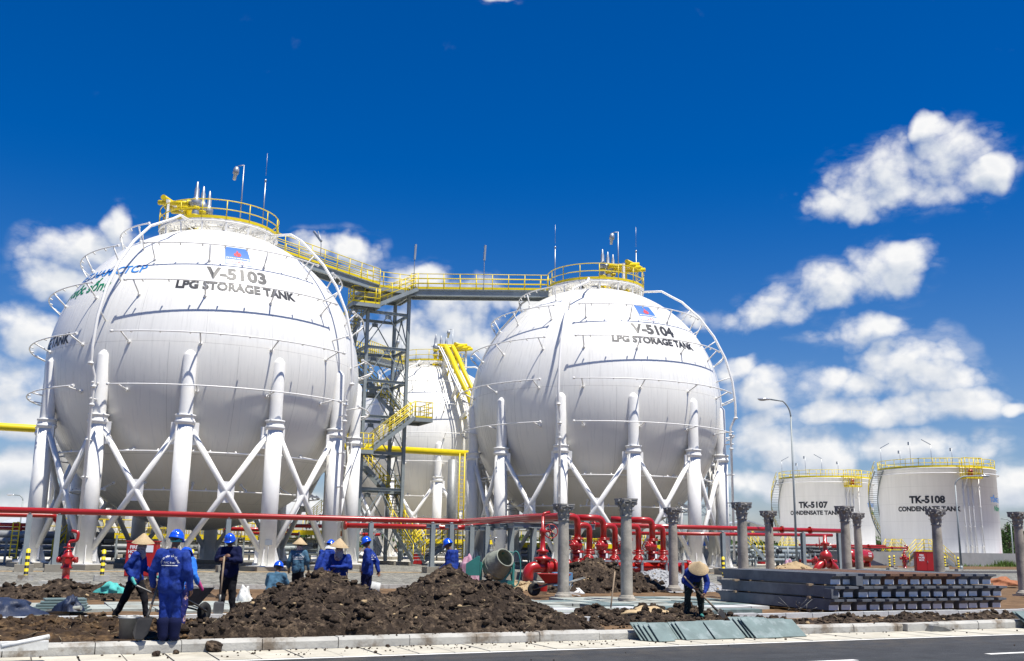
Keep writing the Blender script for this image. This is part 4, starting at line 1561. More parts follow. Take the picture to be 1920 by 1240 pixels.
for k, (x0, x1, y, Y) in enumerate([(1498, 1660, 1022, 96), (1560, 1700, 1026, 99), (1500, 1620, 1052, 88)]):
    pipe(['thin red pipe along the foot of TK-5107', 'thin red pipe above the red pressure vessel', 'red pipe run at ground level behind the ground valve'][k], 'fire_water_pipe', [gy(x0, y, Y), gy(x1, y + 2, Y + 3)], .09 if k < 2 else .14, 'red', group=g_, flanges=((0, .2), (0, .5), (0, .8)))


def hydrant(x, y, label, h=1.7, v=None, zb=.1, monitor=True):
    q = gz(x, y, zb) if v is None else gv(x, y, v)
    q = Vector((q.x, q.y, zb))
    t = thing('fire_hydrant', label, 'hydrant', q)
    k = h / 1.7
    mb = MB()
    mb.lathe(q, UZ, [(.17 * k, 0), (.17 * k, .05), (.12 * k, .06), (.12 * k, .42 * k), (.19 * k, .43 * k), (.19 * k, .5 * k), (.14 * k, .52 * k), (.17 * k, .62 * k), (.17 * k, .78 * k), (.2 * k, .79 * k), (.2 * k, .84 * k), (.14 * k, .9 * k), (.12 * k, 1.0 * k), (.05 * k, 1.06 * k)], 16)
    for s in (-1, 1):
        mb.tube(q + UZ * .72 * k, q + UZ * .72 * k + RIGHT * s * .3 * k, .07 * k, n=10)
        mb.tube(q + UZ * .72 * k + RIGHT * s * .24 * k, q + UZ * .72 * k + RIGHT * s * .33 * k, .10 * k, n=10)
    mb.tube(q + UZ * .68 * k, q + UZ * .68 * k - BV * .26 * k, .09 * k, n=10)
    mb.build('hydrant_body', 'red', t)
    if monitor:
        mb = MB()
        mb.tube(q + UZ * 1.0 * k, q + UZ * 1.25 * k, .06 * k, n=10)
        mb.path(bends([q + UZ * 1.2 * k, q + UZ * 1.32 * k + RIGHT * .02, q + UZ * 1.34 * k + RIGHT * .26 * k, q + UZ * 1.62 * k + RIGHT * .28 * k, q + UZ * 1.66 * k + RIGHT * .05 * k], .09 * k), .055 * k, 8)
        x_, y_, _ = frame(UZ)
        mb.path([q + UZ * 1.12 * k + (x_ * math.cos(a) + y_ * math.sin(a)) * .16 * k for a in [2 * PI * i / 16 for i in range(16)]], .016, 5, True)
        mb.build('monitor_nozzle', 'red', t)
    mb = MB()
    mb.box(q + UZ * -.02, (1.55 * k, .5, .12), 0.2)
    mb.build('base_slab', 'kerb', t)
    return t


hydrant(122, 1092, 'red fire hydrant with a curved monitor nozzle at the left, on a pale slab')
hydrant(1697, 1066, 'red fire hydrant beside the yellow wall stair', 1.9, None, .1)
hydrant(1393, 1062, 'small red hydrant partly behind a round column', 1.2, 57, .1, False)
hydrant(1530, 1062, 'dark red hydrant cluster left of the ground valve', 1.5, 62, .1, False)


def cabinet(x0, x1, ytop, ybot, zb, label, words=True, sgn=False):
    a, b = gz(x0, ybot, zb), gz(x1, ybot, zb)
    Y = (a.y + b.y) / 2
    a, b = gy(x0, ybot, Y), gy(x1, ybot, Y)
    top = gy((x0 + x1) / 2, ytop, Y).z
    q = Vector(((a.x + b.x) / 2, Y, zb))
    w, h = (b - a).length, top - zb
    t = thing('fire_hose_cabinet', label, 'hose cabinet', q, 'red fire hose cabinets')
    mb = MB()
    mb.box(q + UZ * h / 2, (w, .45, h))
    mb.box(q + UZ * (h + .02), (w + .06, .52, .04))
    mb.build('cabinet_body', 'redbox', t)
    mb = MB()
    for s in (-1, 1):
        mb.box(q + Vector((s * w * .245, -.235, h * .5)), (w * .475, .02, h * .93))
    dr = mb.build('cabinet_door', 'redbox', t)
    mb = MB()
    mb.box(q + Vector((w * .04, -.26, h * .5)), (.03, .03, .14))
    mb.build('handle', 'galvl', dr)
    if words:
        mb = MB()
        for k, s in enumerate(('FIRE', 'HOSE', 'BOX')):
            text_on(mb, s, h * .13, q + Vector((-w * .24, -.25, h * (.80 - .13 * k))), (1, 0, 0), UZ, .03)
        mb.build('lettering', 'inkwhite', t)
    if sgn:
        mb = MB()
        mb.box(q + Vector((w * .24, -.25, h * .80)), (w * .34, .01, h * .2))
        mb.build('notice', 'inkwhite', t)


cabinet(236, 292, 1016, 1081, .1, 'red fire hose cabinet behind the woman walking at the left', True, True)
cabinet(1717, 1756, 1036, 1071, .1, 'red fire hose cabinet between the wall stair and a round column')
cabinet(1880, 1898, 1039, 1061, .1, 'small red fire hose cabinet by the wall at the far right')
cabinet(775, 792, 1040, 1058, .1, 'red cabinet behind the yellow stairs below the rear tank', False)
cabinet(1421, 1434, 1036, 1058, .1, 'red cabinet between two round columns near the street lamp', False)


def bollard_mesh():
    t = thing('striped_bollard', 'x', 'bollard', (0, 0, 0), 'black and yellow bollards')
    mb = MB()
    n = 9
    for i in range(n):
        mb.tube((0, 0, .1 + i * .105), (0, 0, .1 + (i + 1) * .105), .07, n=12, mi=i % 2)
    mb.lathe((0, 0, 1.045), UZ, [(.07, 0), (.05, .03), (.001, .045)], 12, 0)
    mb.build('striped_post', ['yellow', 'black'], t)
    mb = MB()
    mb.box((0, 0, .06), (.5, .34, .26), PA)
    mb.build('base_block', 'kerb', t)
    return t


b0 = bollard_mesh()
bl = [(47, 1089, None, 'at the far left, left of the hydrant'), (190, 1089, None, 'between the hydrant and the walking woman'), (357, 1082, None, 'right of the man with lettering on his back'),
      (1357, 1089, None, 'in front of the rightmost leg of V-5104'), (1669, 1069, None, 'right of the red pressure vessel, nearer of two'), (1677.5, 1065, None, 'right of the red pressure vessel, farther of two'), (1730, 1071, None, 'in front of the red cabinet by the wall stair'),
      (1773, 1068, None, 'just right of the last column but one'), (1798, 1071.5, None, 'beside the foot of the small street lamp'), (1904, 1061, None, 'right of the small far cabinet'), (1486, 1060, None, 'just left of the tall street lamp'), (1512, 1060, None, 'right of the tall street lamp')]
for k, (x, y, _, lab) in enumerate(bl):
    q = gz(x, y, .06)
    q.z = .06
    lab = 'black and yellow striped bollard ' + lab
    if k == 0:
        b0.location = q
        b0['label'] = lab
        ORG[b0.name] = q
    else:
        dup(b0, q, lab, group='black and yellow bollards')

# street lamps
def street_lamp(base, h, reach, label, r=.075):
    base = Vector(base)
    t = thing('street_lamp', label, 'street lamp', base, 'street lamps')
    mb = MB()
    mb.tube(base, base + UZ * h * .90, r, r * .62, 12)
    k = [base + UZ * h * .89, base + UZ * h * .955, base + UZ * h * .99 + RIGHT * reach * .35, base + UZ * h + RIGHT * reach]
    mb.path([k[0]] + arc(k[0], k[1], k[2], 6) + [k[3]], r * .6, 10)
    mb.tube(base, base + UZ * .4, r * 1.5, n=12)
    mb.build('lamp_post', 'galv', t)
    c = base + UZ * h + RIGHT * reach * 1.22
    mb = MB()
    s = 1 if reach > 0 else -1
    mb.ell(c, (.38, .14, .085), 14, 8)
    mb.ell(c - RIGHT * s * .22, (.2, .11, .07), 10, 6)
    hd_ = mb.build('lamp_head', 'glass', t)
    mb = MB()
    mb.ell(c + RIGHT * s * .08 - UZ * .05, (.24, .10, .06), 12, 6)
    mb.build('lens', 'galvl', hd_)
    return t


q = gz(1494, 1072, .05)
q = gy(1494.5, 1060, 58)
ztop = gy(1462, 749, 58).z
q.z = .05
street_lamp(q, ztop - .05, -1.25, 'tall grey street lamp in front of the tank TK-5107')
q = gz(1803, 1071, .06)
q.z = .06
street_lamp(q, gy(1790, 893, q.y).z, 2.0, 'smaller street lamp in front of the tank TK-5108', .085)
q = gy(1900, 1040, 120)
q.z = 0
street_lamp(q, gy(1895, 973, 120).z, -1.2, 'distant street lamp near the trees at the right edge', .09)
q = gy(36, 1000, 95)
q.z = 0
street_lamp(q, gy(36, 928, 95).z, -1.0, 'grey floodlight pole at the left edge beyond the red pipes', .09)

# trees behind the right end of the wall
def tree(base, h, rad, label, seed, n=900, tall=1.0):
    base = Vector(base)
    rr = random.Random(seed)
    t = thing('broadleaf_tree', label, 'tree', base, 'trees beyond the wall')
    mb = MB()
    top = base + UZ * h * .8
    mb.path([base, base + UZ * h * .35 + Vector((.2, .1, 0)), top], [h * .028, h * .02, h * .006], 8)
    for k in range(9):
        z = h * rr.uniform(.3, .75)
        a = rr.uniform(0, 6.28)
        p0 = base + UZ * z
        mb.tube(p0, p0 + Vector((math.cos(a), math.sin(a), .8)) * rad * .7, h * .010, h * .003, 5)
    mb.build('trunk', 'trunk', t)
    mb = MB()
    cl = []
    for k in range(26):
        a, f = rr.uniform(0, 6.28), rr.uniform(0, 1)
        z = h * (.25 + .72 * f)
        r_ = rad * (1.0 - .75 * abs(f - .35) ** 1.2) * rr.uniform(.25, .95)
        cl.append((base + Vector((math.cos(a) * r_, math.sin(a) * r_, z)), rad * rr.uniform(.22, .42)))
    for i in range(n):
        c, cr_ = rr.choice(cl)
        while True:
            o = Vector((rr.uniform(-1, 1), rr.uniform(-1, 1), rr.uniform(-.8, .8)))
            if o.length < 1: break
        p = c + o * cr_
        x = Vector((rr.gauss(0, 1), rr.gauss(0, 1), rr.gauss(0, .6))).normalized()
        y = x.cross(Vector((rr.gauss(0, 1), rr.gauss(0, 1), rr.gauss(0, 1)))).normalized()
        s = rad * rr.uniform(.05, .11)
        mb.add([p - x * s, p - y * s * .5, p + x * s, p + y * s * .5], [(0, 1, 2, 3)])
    mb.build('crown', 'leaf', t)


for k, (x, yb, yt, Y, r_, lab) in enumerate([(1893, 1038, 983, 150, 2.4, 'tall dark tree behind the wall, left of the last column'), (1874, 1038, 1006, 155, 3.0, 'low bushy tree right of TK-5108'), (1915, 1038, 998, 160, 4.0, 'dense tree at the right edge behind the last column'),
                                         (1648, 1042, 1020, 175, 4.5, 'green tree top seen in the gap between the two condensate tanks'), (1636, 1042, 1024, 185, 4.0, 'low tree at the right foot of TK-5107'), (1452, 1040, 1019, 190, 3.5, 'low tree at the left foot of TK-5107'), (1427, 1042, 1026, 200, 5.0, 'low far tree between two round columns')]):
    q = gy(x, yb, Y)
    zt_ = gy(x, yt, Y).z
    q.z = -.2
    tree(q, zt_ + .2, r_, lab, 40 + k, 1300 if k < 3 else 700)
mb = MB()                                                # far tree belt along the horizon
rr = random.Random(5)
for i in range(5200):
    x = rr.uniform(-260, 330)
    y = 330 + rr.uniform(-8, 8) + abs(x) * .1
    hmax = 4.2 + 2.2 * noise.noise(Vector((x * .03, 2, 0))) + 1.2 * noise.noise(Vector((x * .12, 7, 0)))
    z = rr.uniform(-.3, max(1.5, hmax))
    p = Vector((x, y, z))
    a = Vector((rr.gauss(0, 1), rr.gauss(0, .4), rr.gauss(0, 1))).normalized()
    b = a.cross(Vector((rr.gauss(0, .4), 1, rr.gauss(0, .4)))).normalized()
    s = rr.uniform(.5, 1.1)
    mb.add([p - a * s, p - b * s * .6, p + a * s, p + b * s * .6], [(0, 1, 2, 3)])
mb.build('tree_belt', 'leaf', kind='stuff', label='far line of low green trees along the horizon', category='trees')
mb = MB()                                                # weeds along the wall
for i in range(900):
    u, v = 80 + rr.random() * 30, 74.2 + rr.random() * 1.6
    if rr.random() < .5:
        u, v = 93 + rr.gauss(0, 1.0), 75 + rr.gauss(0, .3)
    p = P(u, v, .05)
    h = rr.uniform(.15, .55) * (1.5 if abs(u - 93) < 1.2 else .7)
    d = Vector((rr.gauss(0, .3), rr.gauss(0, .3), 1)) * h
    mb.add([p - RIGHT * .04, p + RIGHT * .04, p + d], [(0, 1, 2)])
mb.build('weeds', 'grass', kind='stuff', label='green weeds growing along the foot of the wall', category='weeds')
sheet('verge', 'ground', 66, 130, 63, 75.9, .075, .1)

# shed roof and blue sheeting behind the legs of V-5104
q = gy(1418, 990, 96)
t = thing('open_shed', 'pale-roofed open shed behind the round columns left of TK-5107', 'shed', Vector((q.x, q.y, 0)))
a, b, c = gy(1352, 985, 96), gy(1404, 975, 96), gy(1440, 988, 96)
mb = MB()
for o0, o1 in ((a, b), (b, c)):
    o0, o1 = Vector(o0), Vector(o1)
mb.prism([(a.x - b.x - 2, a.z - b.z - .35), (0, 0), (c.x - b.x + .3, c.z - b.z - .1), (c.x - b.x + .3, c.z - b.z - .22), (0, -.15), (a.x - b.x - 2, a.z - b.z - .5)], b, RIGHT, UZ, Vector((0, 9, 0)))
mb.build('roof', 'roof', t)
mb = MB()
for p in (a, b, c):
    for dy in (.3, 8.6):
        mb.bar(Vector((p.x, p.y + dy, 0)), Vector((p.x, p.y + dy, p.z - .3)), .18, .18)
mb.bar(Vector((a.x, a.y + .3, a.z - .7)), Vector((c.x, c.y + .3, c.z - .5)), .15, .2)
mb.build('frame', 'galv', t)
q = gy(1325, 975, 105)
t = thing('lattice_gantry', 'grey lattice gantry seen between the right legs of V-5104', 'gantry', Vector((q.x, q.y, 0)))
mb = MB()
za, zb_ = gy(1325, 948, 105).z, gy(1325, 966, 105).z
for z in (za, zb_):
    mb.bar(Vector((q.x - 5, 105, z)), Vector((q.x + 2.4, 105, z)), .18, .18)
for i in range(6):
    x = q.x - 5 + i * 1.25
    mb.bar(Vector((x, 105, za)), Vector((x + 1.2, 105, zb_)), .1, .1)
    mb.bar(Vector((x + 1.2, 105, za)), Vector((x, 105, zb_)), .08, .08)
for x in (q.x - 4, q.x + 1.5):
    mb.bar(Vector((x, 105, 0)), Vector((x, 105, za)), .25, .25)
    mb.bar(Vector((x, 105, za - 2)), Vector((x - 2, 105, za)), .12, .12)
mb.build('lattice', 'galv', t)
q = gy(1330, 1010, 100)
t = thing('blue_shelter', 'bright blue sheeted shelter behind the right legs of V-5104', 'shelter', Vector((q.x, q.y, 0)))
a, b = gy(1285, 1004, 100), gy(1362, 1020, 100)
mb = MB()
mb.obox(Vector(((a.x + b.x) / 2, 101.5, a.z - .1)), Vector(((b.x - a.x) / 2, 0, 0)), Vector((0, 1.6, -.3)), UZ * .05)
mb.obox(Vector(((a.x + b.x) / 2, 100.3, (a.z + b.z) / 2 - .2)), Vector(((b.x - a.x) / 2, 0, 0)), Vector((0, .03, 0)), UZ * (a.z - b.z) / 2)
mb.build('sheeting', 'bluepaint', t)
mb = MB()
for f in (0, .33, .66, 1):
    mb.bar(Vector((a.x + (b.x - a.x) * f, 100.2, 0)), Vector((a.x + (b.x - a.x) * f, 100.2, a.z)), .1, .1)
mb.build('frame', 'galv', t)
q = gy(40, 1005, 100)
t = thing('low_building', 'low grey-roofed building at the left edge beyond the red pipes', 'building', Vector((q.x, q.y, 0)))
mb = MB()
a, b = gy(-10, 1000, 100), gy(66, 1000, 100)
zt_ = gy(30, 990, 100).z
mb.box(Vector(((a.x + b.x) / 2, 104, zt_ / 2)), (b.x - a.x, 8, zt_))
mb.build('wall', 'wall', t)
mb = MB()
mb.prism([(-4.5, zt_), (0, zt_ + 1.0), (4.5, zt_), (4.5, zt_ - .12), (-4.5, zt_ - .12)], Vector((a.x - .4, 104, 0)), Vector((0, 1, 0)), UZ, Vector((b.x - a.x + .8, 0, 0)))
mb.build('roof', 'roof', t)

# ------------------------------------------------------------------ process piping under and behind the tanks
def skid(c, nu, nv, label, seed, h=2.4, colour='lag', plat=True):
    """a raised yellow-railed walkway over lagged pipes, valves and supports"""
    rr = random.Random(seed)
    c = Vector(c)
    t = thing('pipe_skid', label, 'pipework', c)
    mb = MB()
    for k in range(4):
        z = .55 + .35 * k
        o = c + BV * (k * .5 - .8) + UZ * z
        mb.tube(o - BU * nu / 2, o + BU * nu / 2, rr.choice((.14, .18, .24)), n=10)
    for k in range(int(nu / 1.1)):
        o = c + BU * (-nu / 2 + k * 1.1 + rr.uniform(0, .5)) + BV * rr.uniform(-1, .4)
        mb.tube(o, o + UZ * rr.uniform(.7, 1.7), rr.choice((.07, .1, .14)), n=8)
    mb.build('pipework', colour, t)
    for k in range(int(nu / .9)):
        mb = MB()
        o = c + BU * (-nu / 2 + k * .9 + rr.uniform(0, .5)) + BV * rr.uniform(-1.4, -.4) + UZ * rr.uniform(.55, 1.6)
        r = rr.uniform(.12, .24)
        mb.lathe(o - BU * .15, BU, [(.001, 0), (r, 0), (r, .06), (r * .6, .07), (r * .6, .25), (r, .26), (r, .32), (.001, .32)], 10)
        mb.tube(o, o + UZ * .4, .035, n=5)
        mb.path([o + UZ * .4 + Vector((math.cos(a), math.sin(a), 0)) * .14 for a in [2 * PI * i / 10 for i in range(10)]], .018, 5, True)
        mb.build('valve', 'darksteel', t)
    mb = MB()
    for k in range(int(nu / 1.6) + 1):
        o = c + BU * (-nu / 2 + k * 1.6) - BV * 1.2
        mb.bar(o, o + UZ * h, .12, .12)
        mb.bar(o + BV * 2.4, o + BV * 2.4 + UZ * h, .12, .12)
        mb.bar(o + UZ * .45, o + BV * 2.4 + UZ * .45, .12, .12)
    mb.build('supports', 'galv', t)
    if plat:
        mb = MB()
        o = c + BV * .3
        mb.obox(o + UZ * (h - .04), BU * nu / 2, BV * .6, UZ * .03)
        for s in (-1, 1):
            mb.bar(o - BU * nu / 2 + BV * .6 * s + UZ * (h - .12), o + BU * nu / 2 + BV * .6 * s + UZ * (h - .12), .07, .2)
            rail(mb, [o - BU * nu / 2 + BV * .6 * s + UZ * h, o + BU * nu / 2 + BV * .6 * s + UZ * h], 1.05, 1.0, mids=(.5,), toe=.14)
        mb.build('walkway', 'yellow', t)
    return t


def spot(x, v):
    q = gv(x, 1010, v)
    return Vector((q.x, q.y, .05))


skid(spot(265, 76), 13, 3, 'yellow-railed pipe walkway under V-5103, left of its middle leg', 1, 1.7)
skid(spot(405, 78), 6, 3, 'yellow-railed pipework under V-5103, behind the man on the shovel', 2, 1.7)
skid(spot(560, 80), 7, 3, 'tangle of yellow-railed pipework between V-5103 and the tower', 3, 2.2, 'galv')
skid(spot(845, 84), 8, 3, 'yellow-railed pipe walkway below the rear tank', 4, 1.7)
skid(spot(1040, 72), 9, 3, 'yellow-railed pipework under V-5104 behind the left columns', 5, 1.5)
skid(spot(1175, 76), 7, 3, 'yellow-railed pipework under V-5104 behind the manifold', 6, 1.5)
skid(spot(60, 66), 9, 3, 'grey lagged pipes at the left edge under the red pipes', 7, 1.4, 'lag', False)
skid(spot(1440, 70), 8, 3, 'grey pipework behind the columns near the street lamp', 8, 1.2, 'galv', False)
skid(spot(1590, 78), 12, 3, 'dark pipework at ground level in front of TK-5107', 9, 1.0, 'darksteel', False)


def stair_thing(x0, y0, x1, y1, v, label, side=BV, w=.9):
    a, b = gv(x0, y0, v), gv(x1, y1, v)
    if a.z > b.z: a, b = b, a
    t = thing('access_stair', label, 'stairs', Vector((a.x, a.y, 0)), 'yellow-railed access stairs')
    flight(a, b, w, side, t)
    return t


stair_thing(764, 1042, 797, 1014, 72, 'yellow-railed stair rising right from beside the tower foot')
stair_thing(791, 1056, 838, 1022, 68, 'nearest yellow-railed stair, left of the man at the second heap')
stair_thing(578, 990, 608, 965, 77, 'yellow-railed stair seen between two legs of V-5103, left of the tower')
stair_thing(96, 1052, 122, 1022, 64, 'yellow-railed stair behind the red hydrant')
stair_thing(372, 1010, 385, 990, 80, 'yellow-railed stair end behind the middle leg of V-5103')
stair_thing(1411, 1022, 1433, 1048, 66, 'yellow-railed stair between two round columns left of the lamp')
q = gv(19, 1045, 60)
t = thing('yellow_ladder', 'leaning yellow ladder frame at the far left edge', 'ladder', Vector((q.x, q.y, 0)))
a, b = gv(17, 1046, 60), gv(25, 980, 60)
mb = MB()
for dx in (0, .35):
    mb.bar(a + RIGHT * dx, b + RIGHT * dx, .06, .06)
for i in range(9):
    c = a.lerp(b, i / 8)
    mb.bar(c, c + RIGHT * .35, .04, .04)
mb.build('ladder_frame', 'yellow', t)
# ------------------------------------------------------------------ round columns with leafy capitals
def column_mesh():
    t = thing('stone_column', 'x', 'column', (0, 0, 0), 'free-standing concrete columns')
    H, r = 2.9, .165
    mb = MB()
    mb.lathe((0, 0, 0), UZ, [(r * 1.02, .2), (r * 1.02, 1.0), (r * .98, 1.8), (r * .90, 2.38)], 28)
    mb.build('shaft', 'column', t)
    mb = MB()
    mb.obox((0, 0, .03), BU * .27, BV * .27, UZ * .03)
    mb.lathe((0, 0, 0), UZ, [(.25, .06), (.255, .10), (.24, .13), (.20, .15), (.205, .18), (.17, .2)], 28)
    mb.build('base', 'column', t)
    mb = MB()
    mb.lathe((0, 0, 2.36), UZ, [(.15, 0), (.175, .015), (.175, .05), (.15, .06), (.155, .2), (.18, .34), (.21, .42)], 24)
    for row, (z, rr, h, k0) in enumerate(((.07, .155, .15, 0), (.17, .16, .19, .5))):   # curling leaves
        for k in range(8):
            a = 2 * PI * (k + k0) / 8 + PA
            er, et = Vector((math.cos(a), math.sin(a), 0)), Vector((-math.sin(a), math.cos(a), 0))
            o = er * rr + UZ * (2.36 + z)
            pr = [(0, 0, .052), (.012, h * .5, .062), (.03, h * .85, .05), (.075, h, .035), (.085, h * .88, .02)]
            vs = []
            for (x, y, w) in pr:
                for s in (-1, 0, 1):
                    vs.append(o + er * (x + (.012 if s == 0 else 0)) + UZ * y + et * w * s)
            mb.add(vs, [(i * 3 + j, i * 3 + j + 1, i * 3 + j + 4, i * 3 + j + 3) for i in range(4) for j in range(2)])
    for k in range(4):                                   # corner scrolls
        a = PI / 4 + PI / 2 * k + PA
        er, et = Vector((math.cos(a), math.sin(a), 0)), Vector((-math.sin(a), math.cos(a), 0))
        c = er * .27 + UZ * 2.76
        mb.tube(c - et * .035, c + et * .035, .055, n=12)
        mb.tube(er * .19 + UZ * 2.66, c + UZ * .02, .03, .04, 6)
        a2 = PI / 2 * k + PA
        e2 = Vector((math.cos(a2), math.sin(a2), 0))
        mb.ell(e2 * .225 + UZ * 2.82, (.04, .04, .045), 8, 6)
    n = 6
    pts = []                                             # abacus with hollow sides
    for k in range(4):
        a = PI / 4 + PI / 2 * k + PA
        c0, c1 = Vector((math.cos(a - .09), math.sin(a - .09), 0)) * .325, Vector((math.cos(a + .09), math.sin(a + .09), 0)) * .325
        a2 = a + PI / 4
        m = Vector((math.cos(a2), math.sin(a2), 0)) * .20
        pts += [c0, c1, m * 1.0 + (c1 - m).dot(BU) * BU * .0]
    mb.prism([(p.x, p.y) for p in pts], (0, 0, 2.80), (1, 0, 0), (0, 1, 0), UZ * .05)
    mb.prism([(p.x * 1.05, p.y * 1.05) for p in pts], (0, 0, 2.853), (1, 0, 0), (0, 1, 0), UZ * .045)
    mb.build('capital', 'capital', t)
    return t


col0 = column_mesh()
cols = [(1056.5, 1127, 945, 30.6, 'rough concrete column with leafy capital standing just left of the manifold risers'), (1174.5, 1133, 935, 29.2, 'rough concrete column with leafy capital, the largest, in front of the manifold'),
        (1262, 1112, 952, 36.9, 'concrete column with leafy capital in front of the white gravel heap, by the digging woman'), (1390, 0, 942, 33.4, 'concrete column with leafy capital rising behind the left end of the beam stack, wider of two'),
        (1440.5, 0, 958, 40.0, 'concrete column with leafy capital and a dark scrap on its neck, left of the tall street lamp'), (1582.5, 0, 949, 36.2, 'concrete column with leafy capital behind the beam stack, nearer of the close pair'),
        (1606, 0, 962, 44.2, 'concrete column with leafy capital behind the beam stack, farther of the close pair'), (1753.5, 0, 955, 34.8, 'concrete column with leafy capital in front of the tank TK-5108'), (1906.5, 0, 960, 37.4, 'concrete column with leafy capital at the right edge of the scene')]
for k, (x, yb, yt, Y, lab) in enumerate(cols):
    top = gy(x, yt, Y)
    b = gy(x, yb, Y) if yb else top
    q = Vector(((top.x + b.x) / 2 if yb else top.x, Y, 0.02))
    sc = (top.z - .02) / 2.9
    s3 = (1, 1, sc)
    if k == 0:
        col0.location = q
        col0.scale = s3
        col0['label'] = lab
        ORG[col0.name] = q
    else:
        dup(col0, q, lab, 0, 'free-standing concrete columns', s3)
q = gy(1447, 976, 39.8)
mb = MB()
mb.ell(q, (.07, .05, .10), 10, 6)
mb.ell(q - UZ * .16 + RIGHT * .02, (.04, .03, .12), 8, 6)
solo(mb, 'dark_rag', 'black', 'black rag hanging at the neck of a round column', 'rag', q)

# ------------------------------------------------------------------ stacked concrete beams with scrolled ends
BLEN, BH, BW = 4.8, .27, .31
def beam_mesh(mat):
    mb = MB()
    def tip(s, L):                                       # side profile in (v, z), cavetto at each end
        pts = [(0.0, BH), (0.0, BH - .055)]
        for i in range(7):
            a = PI / 2 * i / 6
            pts.append((.05 + .17 * (math.sin(a)), BH - .06 - .14 * (1 - math.cos(a))))
        pts += [(.222, .0)]
        return pts
    a = tip(0, 0)
    b = [(BLEN - x, z) for x, z in reversed(a)]
    mb.prism(a + b, P(-BW / 2, 0), BV, UZ, BU * BW)
    mb.pbox(-BW / 2 + .004, BW / 2 - .004, .205, .2215, .004, .15, 1)
    return mb.build('scrolled_beam', [mat, 'beamend'], None, (0, 0, 0))


ordw = ['first', 'second', 'third', 'fourth', 'fifth', 'sixth', 'seventh', 'eighth', 'ninth', 'tenth', 'eleventh', 'twelfth', 'thirteenth', 'fourteenth']
bm_grey, bm_brown = beam_mesh('beam'), beam_mesh('beambrown')
used = set()
for row, z in enumerate((.07, .38, .69)):
    n = 14 if row < 2 else 13
    for k in range(n):
        u = 18.55 + .445 * k + (-.05, .0, .1)[row] + random.uniform(-.02, .02)
        v = 19.75 + random.uniform(-.05, .05) + (.0, .0, .05)[row]
        brown = row == 2 and 4 <= k <= 9
        src = bm_brown if brown else bm_grey
        lay = ('bottom', 'middle', 'top')[row]
        lab = ('brown-stained beam with scrolled ends, ' if brown else 'grey concrete beam with scrolled ends, ') + ordw[k] + ' from the left in the ' + lay + ' layer of the stack'
        loc = P(u, v, z)
        if src.name in used:
            c = src.copy()
            COL.objects.link(c)
        else:
            c = src
            used.add(src.name)
        c.location = loc
        c.rotation_euler = (0, 0, random.uniform(-.006, .006))
        c['label'] = lab
        c['category'] = 'beam'
        c['group'] = 'stacked concrete beams'
mb = MB()
bn = []
for z in (.035, .36, .67):
    for v in (20.6, 23.6):
        mb = MB()
        mb.pbox(18.3, 25.0, v, v + .1, z - .034, z + .019)
        lay = {.035: 'below the bottom', .36: 'under the middle', .67: 'under the top'}[z]
        solo(mb, 'timber_batten', 'wood', 'wooden batten ' + lay + ' layer of beams, ' + ('nearer the road' if v < 22 else 'farther from the road'), 'batten', P(21.6, v, z), 'battens between the beam layers')
for k, (u, z) in enumerate(((18.42, .47), (19.25, .78))):
    mb = MB()
    mb.pbox(u - .1, u + .12, 19.82, 20.1, z - .11, z + .12)
    solo(mb, 'spacer_block', 'beam', 'small grey spacer block at the near end of the ' + ('middle' if k == 0 else 'top') + ' layer of beams', 'block', P(u, 19.9, z - .1))
mb = MB()
for k in range(60):
    a = gz(1500 + random.gauss(0, 16), 1140 + random.gauss(0, 4), .03)
    d = Vector((random.gauss(0, 1), random.gauss(0, 1), abs(random.gauss(0, .7)))).normalized() * random.uniform(.2, .5)
    mb.tube(a, a + d, .006, n=4)
solo(mb, 'wire_scrap', 'steelbare', 'tangle of rusty wire lying in front of the beam stack', 'wire', gz(1500, 1142, 0))

# ------------------------------------------------------------------ cement mixer, wheelbarrow, buckets
q = gz(925, 1113, 0)
t = thing('cement_mixer', 'cement mixer with a caked grey drum and green motor box', 'cement mixer', q)
Yq = q.y
c = gy(932, 1060, Yq)
ax = (RIGHT * .52 - Vector((0, .68, 0)) + UZ * .50).normalized()
px = 1 / (FPX / Yq) * 1.02
mb = MB()
mb.lathe(c - ax * .47, ax, [(a_ * .9, b_ * .9) for a_, b_ in [(.001, 0), (.20, .0), (.33, .07), (.48, .32), (.51, .52), (.48, .68), (.34, 1.0), (.335, 1.06), (.305, 1.06), (.31, 1.0), (.44, .68), (.42, .34), (.001, .17)]], 32)
for h in (.31, .53):
    mb.lathe(c - ax * .47, ax, [(a_ * .9, b_ * .9) for a_, b_ in [(.475 if h < .5 else .51, h - .03), (.51 if h < .5 else .54, h), (.48 if h < .5 else .51, h + .03)]], 32)
dr = mb.build('drum', 'mixer', t)
mb = MB()
m0 = c + ax * .435
x_, y_, _ = frame(ax)
mb.path([m0 + ax * .05 + (x_ * math.cos(2 * PI * i / 28) + y_ * math.sin(2 * PI * i / 28)) * .302 for i in range(28)], .028, 6, True)
mb.build('drum_rim', 'mixer', dr)
mb = MB()
e = gy(890, 1050, Yq)
bx0, bx1 = gy(874, 1078, Yq).x, c.x - .55
zt_, zb_ = gy(900, 1043, Yq).z, gy(900, 1079, Yq).z
mb.prism([(bx0, zb_), (bx1, zb_), (bx1, zt_), (bx1 - (bx1 - bx0) * .2, zt_), (bx0, zb_ + (zt_ - zb_) * .6)], (0, Yq - .35, 0), (1, 0, 0), UZ, (0, .55, 0))
mb.build('motor_box', 'green', t)
mb = MB()
xl, xr = c.x - .52, c.x + .52
for x in (xl, xr):
    mb.bar((x, Yq - .1, .02), (x, Yq - .1, c.z + .1), .07, .07)
    mb.bar((x, Yq - .35, .3), (x, Yq + .45, .3), .07, .07)
